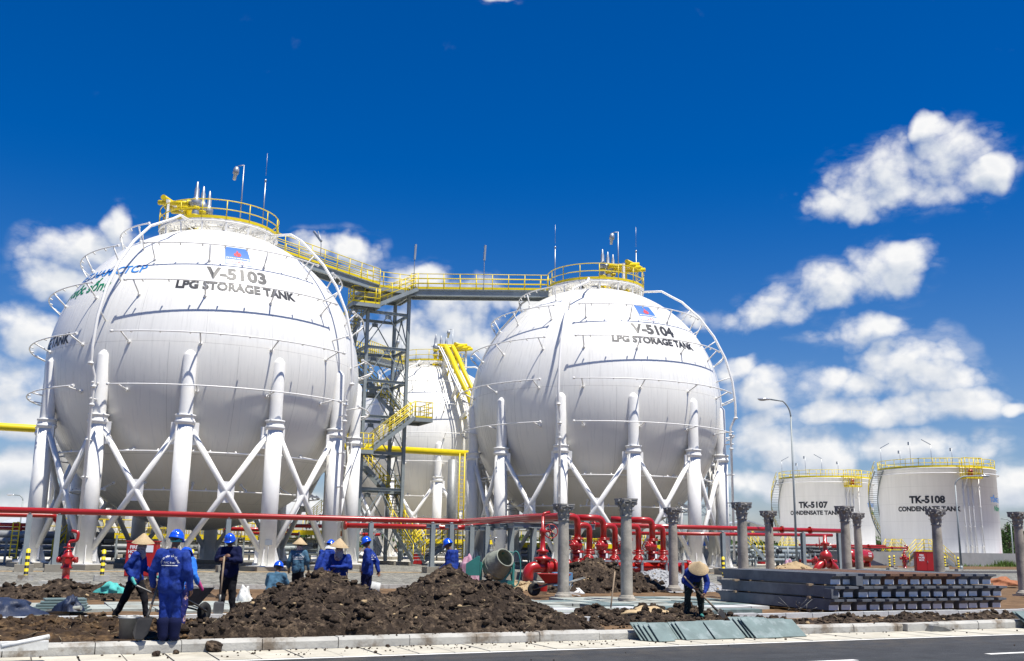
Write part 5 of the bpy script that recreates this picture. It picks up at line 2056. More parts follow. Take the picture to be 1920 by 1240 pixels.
mb.bar((xl, Yq - .1, .35), (xr, Yq - .1, .35), .08, .12)
mb.bar((xl, Yq + .4, .3), (xr, Yq + .4, .3), .07, .07)
mb.bar((xr - .35, Yq - .1, .35), (xr, Yq - .1, .8), .06, .06)
for x in (xl, xr):
    mb.tube((x, Yq - .1, c.z), (c.x + (x - c.x) * .86, c.y, c.z), .05, n=8)
mb.build('frame', 'green', t)
mb = MB()
w = Vector((xl + .1, Yq - .4, .2))
mb.lathe(w - Vector((0, .05, 0)), (0, 1, 0), [(.13, .0), (.2, 0), (.22, .05), (.2, .1), (.13, .1)], 20)
wh = mb.build('wheel', 'rubber', t)
mb = MB()
mb.lathe(w - Vector((0, .03, 0)), (0, 1, 0), [(.001, 0), (.13, 0), (.13, .06), (.001, .06)], 16)
mb.build('rim', 'galvl', wh)
mb = MB()
a = Vector((xr + .08, Yq, c.z - .1))
mb.path([a + (RIGHT * math.cos(2 * PI * i / 24) * .16 + UZ * math.sin(2 * PI * i / 24) * .55) for i in range(24)], .02, 6, True)
mb.path([a + UZ * .5 - RIGHT * .1, a + UZ * .55 - RIGHT * .3, a + UZ * .45 - RIGHT * .45], .025, 6)
mb.build('tilt_wheel', 'green', t)
mb = MB()
p0 = gy(908, 1030, Yq)
mb.tube(c + UZ * .6 - RIGHT * .1, c + UZ * .82 - RIGHT * .1, .02, n=6)
mb.ell(c + UZ * .86 - RIGHT * .06, (.07, .05, .03), 8, 6)
mb.build('grease_cap', 'galvl', t)
p = gz(884, 1108, 0)
p.y = Yq + .9


def rag(name, mat, label, cat, o, sx, sy, sz, seed, fold=.12, org=None):
    o = Vector(o)
    mb = MB()
    n, m = 28, 14
    vs = []
    for j in range(m + 1):
        f = j / m
        for i in range(n):
            a = 2 * PI * i / n
            rr = (1 - f) ** .55
            q = Vector((math.cos(a) * rr, math.sin(a) * rr, 0))
            w = 1 + fold * 2.2 * noise.noise(Vector((math.cos(a) * 2.2 + seed, math.sin(a) * 2.2, f * 1.5)))
            vs.append(o + Vector((q.x * sx * w, q.y * sy * w, max(0, (f ** .8) * sz * (1 + fold * noise.noise(Vector((q.x * 3, q.y * 3, seed))))))))
    mb.add(vs, [(j * n + i, j * n + (i + 1) % n, (j + 1) * n + (i + 1) % n, (j + 1) * n + i) for j in range(m) for i in range(n)], 0, True)
    mb.add(vs[-n:], [tuple(range(n))], 0, True)
    return solo(mb, name, mat, label, cat, org or o)


pp = gy(882, 1100, Yq + 1.2)
rag('tarpaulin_heap', 'tarp', 'crumpled mauve tarpaulin heaped behind the green motor box of the mixer', 'tarpaulin', Vector((pp.x - .1, pp.y, 0)), .42, .35, 1.15, 3, .3)
pp = gz(1478, 1062, .06)
rag('tarpaulin_heap', 'tarp', 'pink and white tarpaulin bundle beside the foot of the tall street lamp', 'tarpaulin', gy(1478, 1061, 50) * 1.0 - UZ * gy(1478, 1061, 50).z + UZ * .05, .38, .3, .95, 5, .35)
pp = gz(212, 1112, .0)
rag('sack', 'teal', 'turquoise woven sack lying on the soil left of the walking woman', 'sack', gz(210, 1112, 0.16), .34, .24, .26, 8, .45)
rag('sack', 'plastic', 'white printed sack leaning by the left end of the big soil heap', 'sack', gz(456, 1130, .0), .20, .16, .42, 9, .35)
rag('sack', 'hat', 'cream cloth scraps on the low soil heap behind the shovel', 'cloth', gz(1215, 1152, .12), .5, .22, .16, 10, .5)
rag('plastic_bag', 'bluesheet', 'shiny black plastic bag on the stack of slates at the left', 'plastic bag', gz(131, 1146, .08), .22, .2, .30, 11, .4)
rag('tarpaulin_heap', 'bluesheet', 'dark blue tarpaulin spread at the left edge of the paving', 'tarpaulin', gz(5, 1152, .02), 1.15 * .6, .7, .32, 12, .3)
rag('tarpaulin_heap', 'orange', 'orange-brown sheeting heaped on the gravel left of the last column', 'tarpaulin', gz(1876, 1098, .05), .95, .4, .36, 13, .5)

q = gz(1040, 1120, 0)
t = thing('wheelbarrow', 'red wheelbarrow half hidden behind the left round column', 'wheelbarrow', q)
q = Vector((q.x, q.y + .4, 0))
mb = MB()
prof0, prof1 = [(-.28, -.22), (.24, -.22), (.24, .22), (-.28, .22)], [(-.52, -.34), (.50, -.34), (.50, .34), (-.52, .34)]
vs = [q + Vector((x, y, .40)) for x, y in prof0] + [q + Vector((x, y, .68)) for x, y in prof1]
vs += [q + Vector((x * .93, y * .92, .43)) for x, y in prof0] + [q + Vector((x * .95, y * .94, .68)) for x, y in prof1]
mb.add(vs, [(3, 2, 1, 0)] + [(i, (i + 1) % 4, 4 + (i + 1) % 4, 4 + i) for i in range(4)] + [(8, 9, 10, 11)] + [(8 + (i + 1) % 4, 8 + i, 12 + i, 12 + (i + 1) % 4) for i in range(4)] + [(4 + i, 4 + (i + 1) % 4, 12 + (i + 1) % 4, 12 + i) for i in range(4)])
mb.build('tray', 'redbox', t)
mb = MB()
for s in (-1, 1):
    mb.path([q + Vector((-.62, s * .06, .2)), q + Vector((-.2, s * .22, .36)), q + Vector((.45, s * .28, .42)), q + Vector((.95, s * .30, .58))], .022, 6)
    mb.path([q + Vector((.30, s * .26, .4)), q + Vector((.38, s * .26, .0)), q + Vector((.55, s * .26, .42))], .02, 6)
mb.build('frame', 'steelbare', t)
mb = MB()
mb.lathe(q + Vector((-.62, -.04, .2)), (0, 1, 0), [(.12, 0), (.18, 0), (.2, .04), (.18, .08), (.12, .08), (.03, .07), (.03, .01), (.12, 0)], 20)
mb.build('wheel', 'rubber', t)


def bucket(o, r, h, label, mat='plastic', tilt=None, band=None):
    o = Vector(o)
    t = thing('bucket', label, 'bucket', o)
    ax = Vector(tilt).normalized() if tilt else UZ
    b = o + (UZ * r * .9 if tilt else UZ * 0)
    mb = MB()
    mb.lathe(b, ax, [(.001, 0), (r * .82, 0), (r, h), (r * 1.06, h), (r * 1.06, h * .94), (r * .99, h * .93), (r * .94, h), (r * .78, .02), (.001, .02)], 20)
    mb.build('pail', mat, t)
    if band:
        mb = MB()
        mb.lathe(b, ax, [(r * .87, h * .25), (r * .965, h * .75)], 20)
        mb.build('printed_band', band, t)
    mb = MB()
    x, y, _ = frame(ax)
    mb.path([b + ax * (h * .95) + x * math.cos(PI * i / 10) * r * 1.05 + y * math.sin(PI * i / 10) * r * 1.0 - ax * .04 * math.sin(PI * i / 10) for i in range(11)], .006, 5)
    mb.build('handle', 'galvl', t)


bucket(gz(1017, 1115, 0), .17, .40, 'white paint bucket with a red and yellow print left of the red wheelbarrow', 'plastic', None, 'redbox')
bucket(gz(712, 1116, .10), .19, .48, 'white bucket lying on its side between the two soil heaps', 'plastic', (-.9, -.1, .12), None)
bucket(gz(240, 1199, 0), .165, .34, 'grey metal bucket standing in front of the walking woman on the soil', 'lag')
mb = MB()
p0, p1 = gz(1035, 1072, .5), gz(1068, 1092, .5)
mb.box(gy(1054, 1086, 34) , (.62, .5, .42), .1)
solo(mb, 'blue_crate', 'bluebox', 'light blue box behind the left round column, under the manifold', 'box', gy(1054, 1086, 34) - UZ * .2)
for k in range(4):
    a = gz(1070 + k * 6, 1119 - k * 1.5, .02)
    d_ = Vector((math.cos(.5 * k + .3), math.sin(.5 * k + .3), .16 * (k - 1.5)))
    mb = MB()
    mb.bar(a + UZ * .10 - d_ * .3, a + UZ * .10 + d_ * .3, .12, .03)
    solo(mb, 'white_offcut', 'plastic', 'white offcut board in the little heap right of the red wheelbarrow', 'board', a, 'white offcuts beside the red wheelbarrow')

# tools and loose pieces
def shovel(p_top, p_bot, label, blade_dir, mat='wood', bl=.30, bw=.22, bm='steelbare'):
    p0, p1 = Vector(p_top), Vector(p_bot)
    t = thing('shovel', label, 'shovel', p1, 'shovels and hoes')
    d = (p1 - p0).normalized()
    mb = MB()
    mb.tube(p0, p1 - d * bl * .8, .018, .02, 8)
    mb.build('shaft', mat, t)
    n = Vector(blade_dir).normalized()
    s = d.cross(n).normalized()
    n = s.cross(d)
    mb = MB()
    prof = [(-.38, .0), (-.5, .12), (-.5, .7), (-.25, .95), (0, 1), (.25, .95), (.5, .7), (.5, .12), (.38, 0)]
    o = p1 - d * bl
    a = [o + s * x * bw + d * y * bl + n * (.03 * abs(x) * 2) for x, y in prof]
    vs = a + [q + n * .008 for q in a]
    m = len(a)
    mb.add(vs, [tuple(range(m)), tuple(reversed(range(m, 2 * m)))] + [(i, (i + 1) % m, m + (i + 1) % m, m + i) for i in range(m)])
    mb.tube(o - d * .14, o + d * .05, .024, n=8)
    mb.build('blade', bm, t)


shovel(gz(1151, 1060, 0).lerp(Vector((0, 0, CAMZ)), .999) if False else gy(1153, 1072, 24.6), gy(1141, 1152, 24.2) - UZ * .28, 'old wooden-shafted shovel stuck upright in the soil beside the largest column', (0, -1, 0))
for (x0, y0, x1, y1, z, r, mat, lab) in ((2, 1213, 92, 1194, .10, .035, 'plastic', 'white plastic pipe lying on the soil at the left edge by the kerb'), (88, 1148, 152, 1140, .05, .05, 'slabedge', 'broken batten on the paving in front of the blue tarpaulin')):
    a, b = gz(x0, y0, z), gz(x1, y1, z + .1)
    mb = MB()
    mb.tube(a, b, r, n=10)
    solo(mb, 'loose_pipe', mat, lab, 'pipe', a)
a = gz(45, 1211, .05)
mb = MB()
mb.box(a, (.62, .16, .12), PA)
solo(mb, 'white_block', 'plastic', 'white block lying against the kerb at the left edge', 'block', a - UZ * .05)
mb = MB()
for k in range(5):
    q = gz(112 + k * 2, 1147 - k * 1.2, .03)
    mb.box(q + UZ * (.03 + .045 * k), (1.15 - .08 * k, .5, .03), .15 + .09 * k)
solo(mb, 'slate_stack', 'slab', 'low untidy stack of dark green slates on the paving at the left', 'slates', gz(112, 1147, 0))
a = gz(1725, 1183, -.17)
mb = MB()
mb.box(a + UZ * .08, (.95, .22, .15), PA)
solo(mb, 'loose_kerb_stone', 'kerb', 'loose concrete kerb stone lying in the gutter', 'kerb stone', a)
a = gz(1817, 1176, -.17)
mb = MB()
mb.prism([(-.10, 0), (.12, 0), (.02, .12), (-.09, .26)], a, RIGHT, UZ, BV * .12)
solo(mb, 'broken_kerb_piece', 'gutter', 'broken wedge of concrete standing in the gutter', 'concrete piece', a)
a = gz(1765, 1184, -.165)
mb = MB()
mb.prism([(-.3, 0), (.35, 0), (.1, .08), (-.2, .12)], a, BU, UZ, BV * .18)
solo(mb, 'kerb_fragment', 'steelbare', 'dark flat fragment beside the loose kerb stone', 'fragment', a)

# green slates leaning on the kerb
def slate(u, tilt, w, hgt, lab, group, off=0.0, yaw=0.0, z0=-.165, mat='slab'):
    """foot in the gutter, top on the kerb edge"""
    foot = P(u, 16.42 + off, z0)
    up = (BV * math.cos(tilt) + UZ * math.sin(tilt))
    sd = (BU * math.cos(yaw) + BV * math.sin(yaw)).normalized()
    up = (up - sd * up.dot(sd)).normalized()
    sk = sd * random.uniform(-.03, .03)
    n = sd.cross(up).normalized()
    mb = MB()
    vs = [foot - sd * w / 2, foot + sd * w / 2, foot + sd * w / 2 + up * hgt + sk, foot - sd * w / 2 + up * hgt + sk]
    vs = vs + [q + n * .018 for q in vs]
    mb.add(vs, [(3, 2, 1, 0), (4, 5, 6, 7), (0, 1, 5, 4), (1, 2, 6, 5), (2, 3, 7, 6), (3, 0, 4, 7)])
    solo(mb, 'slate_slab', mat, lab, 'slab', foot, group)


def u_of(x, y): return UV(gz(x, y, -.165))[0]


stk = [(1213, .36, .56, 5, 'first'), (1248, .40, .56, 2, 'second'), (1297, .62, .58, 3, 'third'), (1366, .68, .58, 3, 'fourth'), (1413, .62, .56, 2, 'fifth'), (1452, .66, .66, 4, 'sixth'), (1510, .70, .60, 3, 'seventh')]
for (x, w, hg, n, nm) in stk:
    u = u_of(x, 1198)
    for i in range(n):
        pos = 'front' if i == n - 1 else 'rearmost' if i == 0 else ordw[i] + ' from the rear'
        slate(u - .045 * (n - 1 - i) + random.uniform(-.02, .02), R_(36), w, hg - .085 + random.uniform(-.02, .02), f'green slate slab, {pos} of the {nm} leaning stack from the left', 'green slates leaning on the kerb', .13 - .075 * i + (.09 if n < 3 else 0), random.uniform(-.03, .03))
for (x, w, n, nm) in ((1875, .62, 2, 'left'), (1915, .7, 2, 'right')):
    u = UV(gz(x, 1172, -.165))[0]
    for i in range(n):
        slate(u - .05 * (1 - i), R_(34), w, .62, f'pale slate slab at the right edge, {"front" if i else "rear"} of the {nm} leaning pair', 'green slates leaning on the kerb', .12 - .08 * i, random.uniform(-.04, .04))

# ------------------------------------------------------------------ soil heaps
def heap(name, label, cat, mat, blobs, u0, u1, v0, v1, res=.06, amp=.12, clods=300, seed=1, cs=(.03, .10), zb=-.06, straws=0, kind=None, strawmat='straw', rough=1.0):
    rr = random.Random(seed)
    nu, nv = int((u1 - u0) / res), int((v1 - v0) / res)

    def hgt(u, v):
        h = 0.0
        for (bu, bv, bh, ru, rv) in blobs:
            d = math.sqrt(((u - bu) / ru) ** 2 + ((v - bv) / rv) ** 2)
            if d < 1:
                h = max(h, bh * (1 - d) ** .85) if h == 0 else max(h, bh * (1 - d) ** .85) + min(h, bh * (1 - d) ** .85) * .12
        return h
    mb = MB()
    vs = []
    H = {}
    for j in range(nv + 1):
        for i in range(nu + 1):
            u, v = u0 + i * res, v0 + j * res
            h = hgt(u, v)
            q = Vector((u, v, seed * 3.1))
            e = min(1.0, h / .14)
            w = noise.noise(q * 1.3) * .5 + noise.noise(q * 2.9) * .35
            dcell = noise.voronoi(q * 4.2 + Vector((w, w, 0)) * .6)[0]
            dc2 = noise.voronoi(q * 9.5)[0]
            bump = (.5 - dcell[0]) * .9 + (.45 - dc2[0]) * .55 + w * 1.0 + .30 * noise.noise(q * 17) + .15 * noise.noise(q * 31)
            z = zb + h + amp * e * bump * rough
            if i in (0, nu) or j in (0, nv) or h <= 0:
                z = min(z, zb)
            z += amp * .8 * e * max(0, noise.noise(q * .8 + Vector((0, 0, 5)))) if 0 < i < nu and 0 < j < nv and h > 0 else 0
            p = P(u + noise.noise(q * 5) * .05, v + noise.noise(q * 5 + Vector((9, 0, 0))) * .05, z)
            H[i, j] = z
            vs.append(p)
    c = nu + 1
    mb.add(vs, [(j * c + i, j * c + i + 1, (j + 1) * c + i + 1, (j + 1) * c + i) for j in range(nv) for i in range(nu)], 0, False)
    n = 0
    tries = 0
    while n < clods and tries < clods * 12:
        tries += 1
        i, j = rr.randrange(nu), rr.randrange(nv)
        u, v = u0 + i * res, v0 + j * res
        h = hgt(u, v)
        if h < .02 and rr.random() > .12: continue
        n += 1
        s = cs[0] + (cs[1] - cs[0]) * rr.random() ** 3.2
        o = P(u, v, max(H[i, j], zb + .03) + s * .25)
        ph = rr.uniform(0, 99)
        k, m = (10, 7) if s > .05 else (7, 5)
        vv = []
        for b in range(m + 1):
            for a in range(k):
                t_, f_ = PI * b / m, 2 * PI * a / k
                d = Vector((math.sin(t_) * math.cos(f_), math.sin(t_) * math.sin(f_), math.cos(t_) * .75))
                vv.append(o + d * s * (1 + .55 * noise.noise(d * 1.7 + Vector((ph, 0, 0))) + .22 * noise.noise(d * 4.5 + Vector((0, ph, 0)))))
        mb.add(vv, [(b * k + a, (b + 1) * k + a, (b + 1) * k + (a + 1) % k, b * k + (a + 1) % k) for b in range(m) for a in range(k)], 2 if ph > 93 and s < .06 else 0, s < .05 or ph > 50)
    for n in range(straws):
        i, j = rr.randrange(nu), rr.randrange(nv)
        u, v = u0 + i * res, v0 + j * res
        if hgt(u, v) < .03: continue
        o = P(u, v, H[i, j] + .03)
        d = Vector((rr.gauss(0, 1), rr.gauss(0, 1), rr.gauss(0, .4))).normalized() * rr.uniform(.03, .16)
        mb.tube(o - d, o + d, rr.uniform(.002, .005), n=4, mi=1)
    if kind:
        return mb.build(name, [mat, strawmat, 'sand'], None, P((u0 + u1) / 2, (v0 + v1) / 2, 0), kind=kind, label=label, category=cat)
    return solo(mb, name, [mat, strawmat, 'sand'], label, cat, P((u0 + u1) / 2, (v0 + v1) / 2, 0))


def uvp(x, y, z): return UV(gz(x, y, z))


pk1, pk2 = uvp(590, 1078, .88), uvp(822, 1068, .95)
blobs = [(5.78, 19.5, 1.04, 1.95, 2.5), (5.3, 18.4, .58, 1.9, 1.6), (4.3, 18.0, .40, 1.7, 1.3), (6.9, 18.7, .56, 1.5, 1.6), (8.45, 19.8, 1.10, 1.75, 2.4), (9.0, 18.9, .75, 1.9, 1.9), (9.7, 18.2, .34, 1.5, 1.2), (7.3, 18.2, .45, 1.6, 1.2), (3.2, 17.8, .16, 1.2, .9)]
blobs = [(a_ - .42, b_, c_, d_, e_) for a_, b_, c_, d_, e_ in blobs]
heap('soil_heap', 'big double-peaked heap of dark clumpy soil behind the kerb', 'soil heap', 'soil', blobs, 1.8, 12.8, 17.2, 22.6, .042, .145, 2600, 1, (.012, .085), straws=330)
heap('soil_spoil', 'loose brown soil spread between the kerb and paving at the left', 'soil', 'soil2', [(u, v, h, 1.1, 1.1) for u, v, h in [(-3.6, 18.6, .2), (-2.6, 18.2, .16), (-1.8, 19.6, .24), (-.8, 18.4, .18), (0, 19.3, .22), (.9, 18.2, .2), (1.5, 19.4, .18), (-3, 20.2, .22), (-.4, 20.6, .16), (2.2, 18.0, .18), (.6, 20.8, .22), (1.6, 20.8, .14), (2.6, 20.2, .14), (3.4, 20.6, .1)]], -4.8, 4.6, 17.2, 22.0, .06, .12, 900, 2, (.02, .085), kind='stuff', straws=180)
heap('soil_ridge', 'ridge of dark soil below the inner kerb at the left', 'soil', 'soil', [(u, v, h, 1.2, .8) for u, v, h in [(-3.2, 30.6, .4), (-2.2, 30.2, .55), (-1.4, 30.5, .35), (0.2, 30.4, .3), (1.2, 30.0, .5), (2.3, 30.4, .42), (3.4, 30.0, .52), (4.2, 30.2, .38)]], -6, 6.5, 29, 31.6, .08, .16, 300, 3, (.04, .12))
heap('soil_strip', 'strip of dark soil between the kerb and the beam stack', 'soil', 'soil', [(u, 17.95 + .3 * math.sin(u * 3), .10 + .07 * math.sin(u * 5) ** 2 + (.16 if 11.6 < u < 14.2 else 0), .75, .62) for u in [12.2 + .5 * i for i in range(23)]], 11.2, 24.8, 17.2, 19.1, .06, .10, 900, 4, (.02, .075), kind='stuff', straws=140)
heap('soil_heap', 'low heap of dark soil where the upright shovel is stuck', 'soil heap', 'soil', [(11.75, 19.6, .34, 1.0, .8), (12.6, 19.3, .40, .9, .8), (13.3, 18.8, .34, 1.0, .9), (12.2, 18.6, .26, 1.0, .7)], 10.5, 14.8, 17.7, 20.5, .05, .13, 350, 5, (.025, .1))
q = uvp(1150, 1108, 0)
heap('soil_heap', 'dark soil heap between the columns in front of the manifold', 'soil heap', 'soil', [(q[0] - .2, q[1] + 1.0, 1.15, 2.2, 1.9), (q[0] + .9, q[1] + .8, .7, 1.9, 1.6), (q[0] - 1.1, q[1] + .5, .7, 1.6, 1.6), (q[0] + 2.0, q[1] + .5, .3, 1.3, 1.0)], q[0] - 3.2, q[0] + 3.8, q[1] - 1.2, q[1] + 3.2, .08, .20, 300, 6, (.04, .13))
q = uvp(1238, 1106, .0)
heap('gravel_heap', 'heap of pale grey gravel behind the column next to the digging woman', 'gravel heap', 'gravelpile', [(q[0] + .4, q[1] + .8, .80, 2.6, 2.0), (q[0] + 1.8, q[1] + .9, .42, 2.2, 1.6)], q[0] - 2.4, q[0] + 4.4, q[1] - 1.4, q[1] + 3.0, .07, .03, 1400, 7, (.02, .05))
q = uvp(1490, 1085, .0)
q = UV(gy(1492, 1075, 41))
heap('sand_heap', 'heap of yellow sand behind the beam stack by the street lamp', 'sand heap', 'sand', [(q[0], q[1], 1.12, 2.8, 2.0), (q[0] - 1.2, q[1], .7, 2.0, 1.5)], q[0] - 3.2, q[0] + 2.9, q[1] - 2.1, q[1] + 2.1, .09, .06, 150, 8, (.03, .09))
q = uvp(978, 1104, .0)
heap('rubble_heap', 'small heap of broken brown rubble right of the mixer', 'rubble heap', 'sand', [(q[0], q[1] + .3, .30, 1.5, .9), (q[0] - 1.9, q[1] + .2, .22, 1.2, .8)], q[0] - 3.2, q[0] + 1.6, q[1] - .8, q[1] + 1.3, .07, .10, 260, 9, (.03, .09))
mb = MB()                                                # crumbs of soil fallen on kerb and gutter
rr = random.Random(4)
for k in range(330):
    u = rr.gauss(7, 3.2) if rr.random() < .75 else rr.uniform(-5, 22)
    v = rr.choice((rr.uniform(16.98, 17.2), rr.uniform(16.0, 16.9), rr.uniform(16.0, 16.9), rr.uniform(13.5, 15.7) if rr.random() < .25 else 16.8))
    z = .0 if v > 16.95 else -.165 if v > 15.75 else -.178
    s = rr.uniform(.005, .022) * (1.8 if rr.random() < .05 else 1)
    o = P(u, v, z + s * .4)
    vv = []
    for b in range(5):
        for a in range(6):
            t_, f_ = PI * b / 4, 2 * PI * a / 6
            d = Vector((math.sin(t_) * math.cos(f_), math.sin(t_) * math.sin(f_), math.cos(t_) * .7))
            vv.append(o + d * s * (1 + .5 * noise.noise(d * 2 + Vector((k, 0, 0)))))
    mb.add(vv, [(b * 6 + a, (b + 1) * 6 + a, (b + 1) * 6 + (a + 1) % 6, b * 6 + (a + 1) % 6) for b in range(4) for a in range(6)], 0, False)
mb.build('soil_crumbs', 'soil', kind='stuff', label='crumbs of dark soil scattered on the kerb and gutter', category='soil')
for k, (x, y, s) in enumerate(((403, 1222, .14), (426, 1218, .09), (293, 1230, .06), (330, 1226, .05))):
    o = gz(x, y, -.165)
    mb = MB()
    vv = []
    for b in range(9):
        for a in range(12):
            t_, f_ = PI * b / 8, 2 * PI * a / 12
            d = Vector((math.sin(t_) * math.cos(f_), math.sin(t_) * math.sin(f_), math.cos(t_) * .7))
            vv.append(o + UZ * s * .45 + d * s * (1 + .5 * noise.noise(d * 1.6 + Vector((k * 9, 0, 0))) + .2 * noise.noise(d * 4)))
    mb.add(vv, [(b * 12 + a, (b + 1) * 12 + a, (b + 1) * 12 + (a + 1) % 12, b * 12 + (a + 1) % 12) for b in range(8) for a in range(12)], 0, False)
    solo(mb, 'soil_clod', 'soil', ('largest clod of soil fallen in the gutter below the heap', 'clod of soil beside the largest one in the gutter', 'small clod in the gutter, leftmost of the four', 'small clod in the gutter left of the two big ones')[k], 'clod', o, 'clods of soil in the gutter')
# ------------------------------------------------------------------ people
from mathutils.bvhtree import BVHTree


def remesh(mb, name, mat, parent, org, vox, wr=0.0, seed=0, smooth=3, tags=None, wscale=9):
    ob = mb.build(name, mat, None, org)
    md = ob.modifiers.new('r', 'REMESH')
    md.mode = 'VOXEL'
    md.voxel_size = vox
    sm = ob.modifiers.new('s', 'SMOOTH')
    sm.iterations = smooth
    sm.factor = .5
    dg = bpy.context.evaluated_depsgraph_get()
    me = bpy.data.meshes.new_from_object(ob.evaluated_get(dg))
    ob.modifiers.clear()
    old = ob.data
    ob.data = me
    bpy.data.meshes.remove(old)
    me.name = name
    me.materials.clear()
    me.materials.append(MT[mat])
    if wr:
        nr = [v.normal.copy() for v in me.vertices]
        for v, n in zip(me.vertices, nr):
            q = v.co * wscale + Vector((seed * 7.3, 0, 0))
            q.z *= .75
            a = noise.noise(q)
            v.co += n * wr * (a * 1.0 - abs(noise.noise(q * 1.9)) * .9)
    me.polygons.foreach_set('use_smooth', [True] * len(me.polygons))
    if parent is not None:
        ob.parent = parent
        ob.location = (0, 0, 0)
    return ob


def cap(mb, a, b, r0, r1=None, n=12):
    r1 = r0 if r1 is None else r1
    mb.tube(a, b, r0, r1, n)
    mb.ell(a, (r0,) * 3, n, 8)
    mb.ell(b, (r1,) * 3, n, 8)


BASEJ = dict(pelvis=(0, 0, .53), chest=(0, 0, .74), neck=(0, .0, .838), head=(0, .018, .925),
             Ls=(.105, 0, .80), Le=(.135, -.015, .635), Lw=(.14, .045, .49), Rs=(-.105, 0, .80), Re=(-.135, -.015, .635), Rw=(-.14, .045, .49),
             Lh=(.052, 0, .51), Lk=(.058, .015, .285), La=(.060, -.01, .05), Rh=(-.052, 0, .51), Rk=(-.058, .015, .285), Ra=(-.060, -.01, .05))


def person(q, face, H, pose, label, coat='cloth', legs='cloth', hat=None, gloves=None, extra=(), boots='boot', look=None, hatdir=None, seed=1, words=None, mask=None, scarf=None, fingers='down', bulk=1.05, tall=0.0):
    q = Vector(q)
    f = Vector((face[0], face[1], 0)).normalized()
    l = Vector((-f.y, f.x, 0))
    J = {}
    for k, v in {**BASEJ, **pose}.items():
        J[k] = q + (l * v[0] + f * v[1] + UZ * v[2]) * H
    look = Vector(tuple(look) + (0,) * (3 - len(look))).normalized() if look else f
    up_h = (J['head'] - J['neck']).normalized()
    look = (look - up_h * look.dot(up_h)).normalized()
    hl = up_h.cross(look).normalized()                   # towards the person's left
    rot = Matrix((hl, look, up_h)).transposed()
    lat = (J['Ls'] - J['Rs']).normalized()
    plat = (J['Lh'] - J['Rh']).normalized()
    mb = MB()
    # body: one continuous surface
    for s in (-1, 1):
        cap(mb, J['chest'] + lat * .045 * H * s, J['pelvis'] + plat * .04 * H * s, .052 * H, .05 * H)
    cap(mb, J['Ls'], J['Rs'], .032 * H)
    cap(mb, J['chest'], J['neck'], .045 * H, .030 * H)
    cap(mb, J['neck'], J['head'], .030 * H, .03 * H)
    hc = J['head'] + up_h * .012 * H
    mb.ell(hc, (.046 * H, .056 * H, .058 * H), 20, 14, rot)
    mb.ell(hc + rot @ Vector((0, .018, -.040)) * H, (.034 * H, .036 * H, .032 * H), 16, 10, rot)       # jaw
    mb.ell(hc + rot @ Vector((0, .056, -.014)) * H, (.0085 * H, .013 * H, .014 * H), 10, 8, rot)        # nose
    mb.ell(hc + rot @ Vector((0, .048, .006)) * H, (.034 * H, .010 * H, .007 * H), 10, 8, rot)          # brow
    mb.ell(hc + rot @ Vector((0, .046, -.042)) * H, (.016 * H, .008 * H, .006 * H), 10, 6, rot)         # lips
    for s in (-1, 1):
        mb.ell(hc + rot @ Vector((s * .047, -.004, -.008)) * H, (.006 * H, .012 * H, .018 * H), 8, 6, rot)  # ears
    for k in 'LR':
        s = 1 if k == 'L' else -1
        cap(mb, J[k + 's'], J[k + 'e'], .029 * H, .024 * H)
        cap(mb, J[k + 'e'], J[k + 'w'], .024 * H, .016 * H)
        cap(mb, J[k + 'h'], J[k + 'k'], .048 * H, .034 * H)
        cap(mb, J[k + 'k'], J[k + 'a'], .034 * H, .022 * H)
        cap(mb, J[k + 'a'] - UZ * .018 * H, J[k + 'a'] + (f * .085 - UZ * .028) * H, .022 * H, .018 * H)
    hands = []
    for k in 'LR':                                       # palm, four fingers of unequal length, thumb
        w = J[k + 'w']
        d = (w - J[k + 'e']).normalized()
        inn = (lat * (-1 if k == 'L' else 1))
        inn = (inn - d * inn.dot(d)).normalized()
        fw = d.cross(inn) * (1 if k == 'L' else -1)
        if fw.dot(f) < 0 and fingers == 'down': fw = -fw
        pm_ = w + d * .045 * H
        hands.append(pm_ + d * .01 * H + inn * .014 * H)
        hm = mb
        cap(hm, w, w + d * .012 * H, .015 * H, .016 * H, 8)
        for j, (off, ln) in enumerate(((.016, .040), (.0055, .046), (-.0055, .043), (-.016, .034))):
            b0_ = w + d * .050 * H + fw * off * H
            cap(hm, w + d * .008 * H + fw * off * .8 * H, b0_, .0085 * H, .0075 * H, 8)
            b1_ = b0_ + (d * .8 + inn * .55).normalized() * ln * .5 * H
            b2_ = b1_ + (d * .2 + inn * .95).normalized() * ln * .5 * H
            cap(hm, b0_, b1_, .0068 * H, .006 * H, 8)
            cap(hm, b1_, b2_, .006 * H, .0052 * H, 8)
        tb = w + d * .018 * H + fw * .017 * H
        t1_ = tb + (fw * .7 + d * .6 + inn * .3).normalized() * .028 * H
        cap(hm, tb, t1_, .008 * H, .007 * H, 8)
        cap(hm, t1_, t1_ + (d * .7 + inn * .6).normalized() * .022 * H, .007 * H, .0055 * H, 8)
    body = remesh(mb, 'person', 'skin', None, q, .0085, smooth=2)
    body['label'] = label
    body['category'] = 'person'
    body['group'] = 'workers on the site'
    ORG[body.name] = q
    mb = MB()
    for s in (-1, 1):
        mb.ell(hc + rot @ Vector((s * .019, .049, -.004)) * H, (.007 * H, .005 * H, .0045 * H), 8, 6, rot)
    mb.build('eyes', 'black', body)
    mb = MB()
    mb.ell(hc + rot @ Vector((0, -.010, .006)) * H, (.050 * H, .054 * H, .060 * H), 16, 10, rot)
    mb.build('hair', 'black', body)
    # trousers
    mb = MB()
    cap(mb, J['Lh'], J['Rh'], .066 * H * bulk)
    cap(mb, J['pelvis'] + plat * .03 * H, J['pelvis'] - plat * .03 * H, .066 * H)
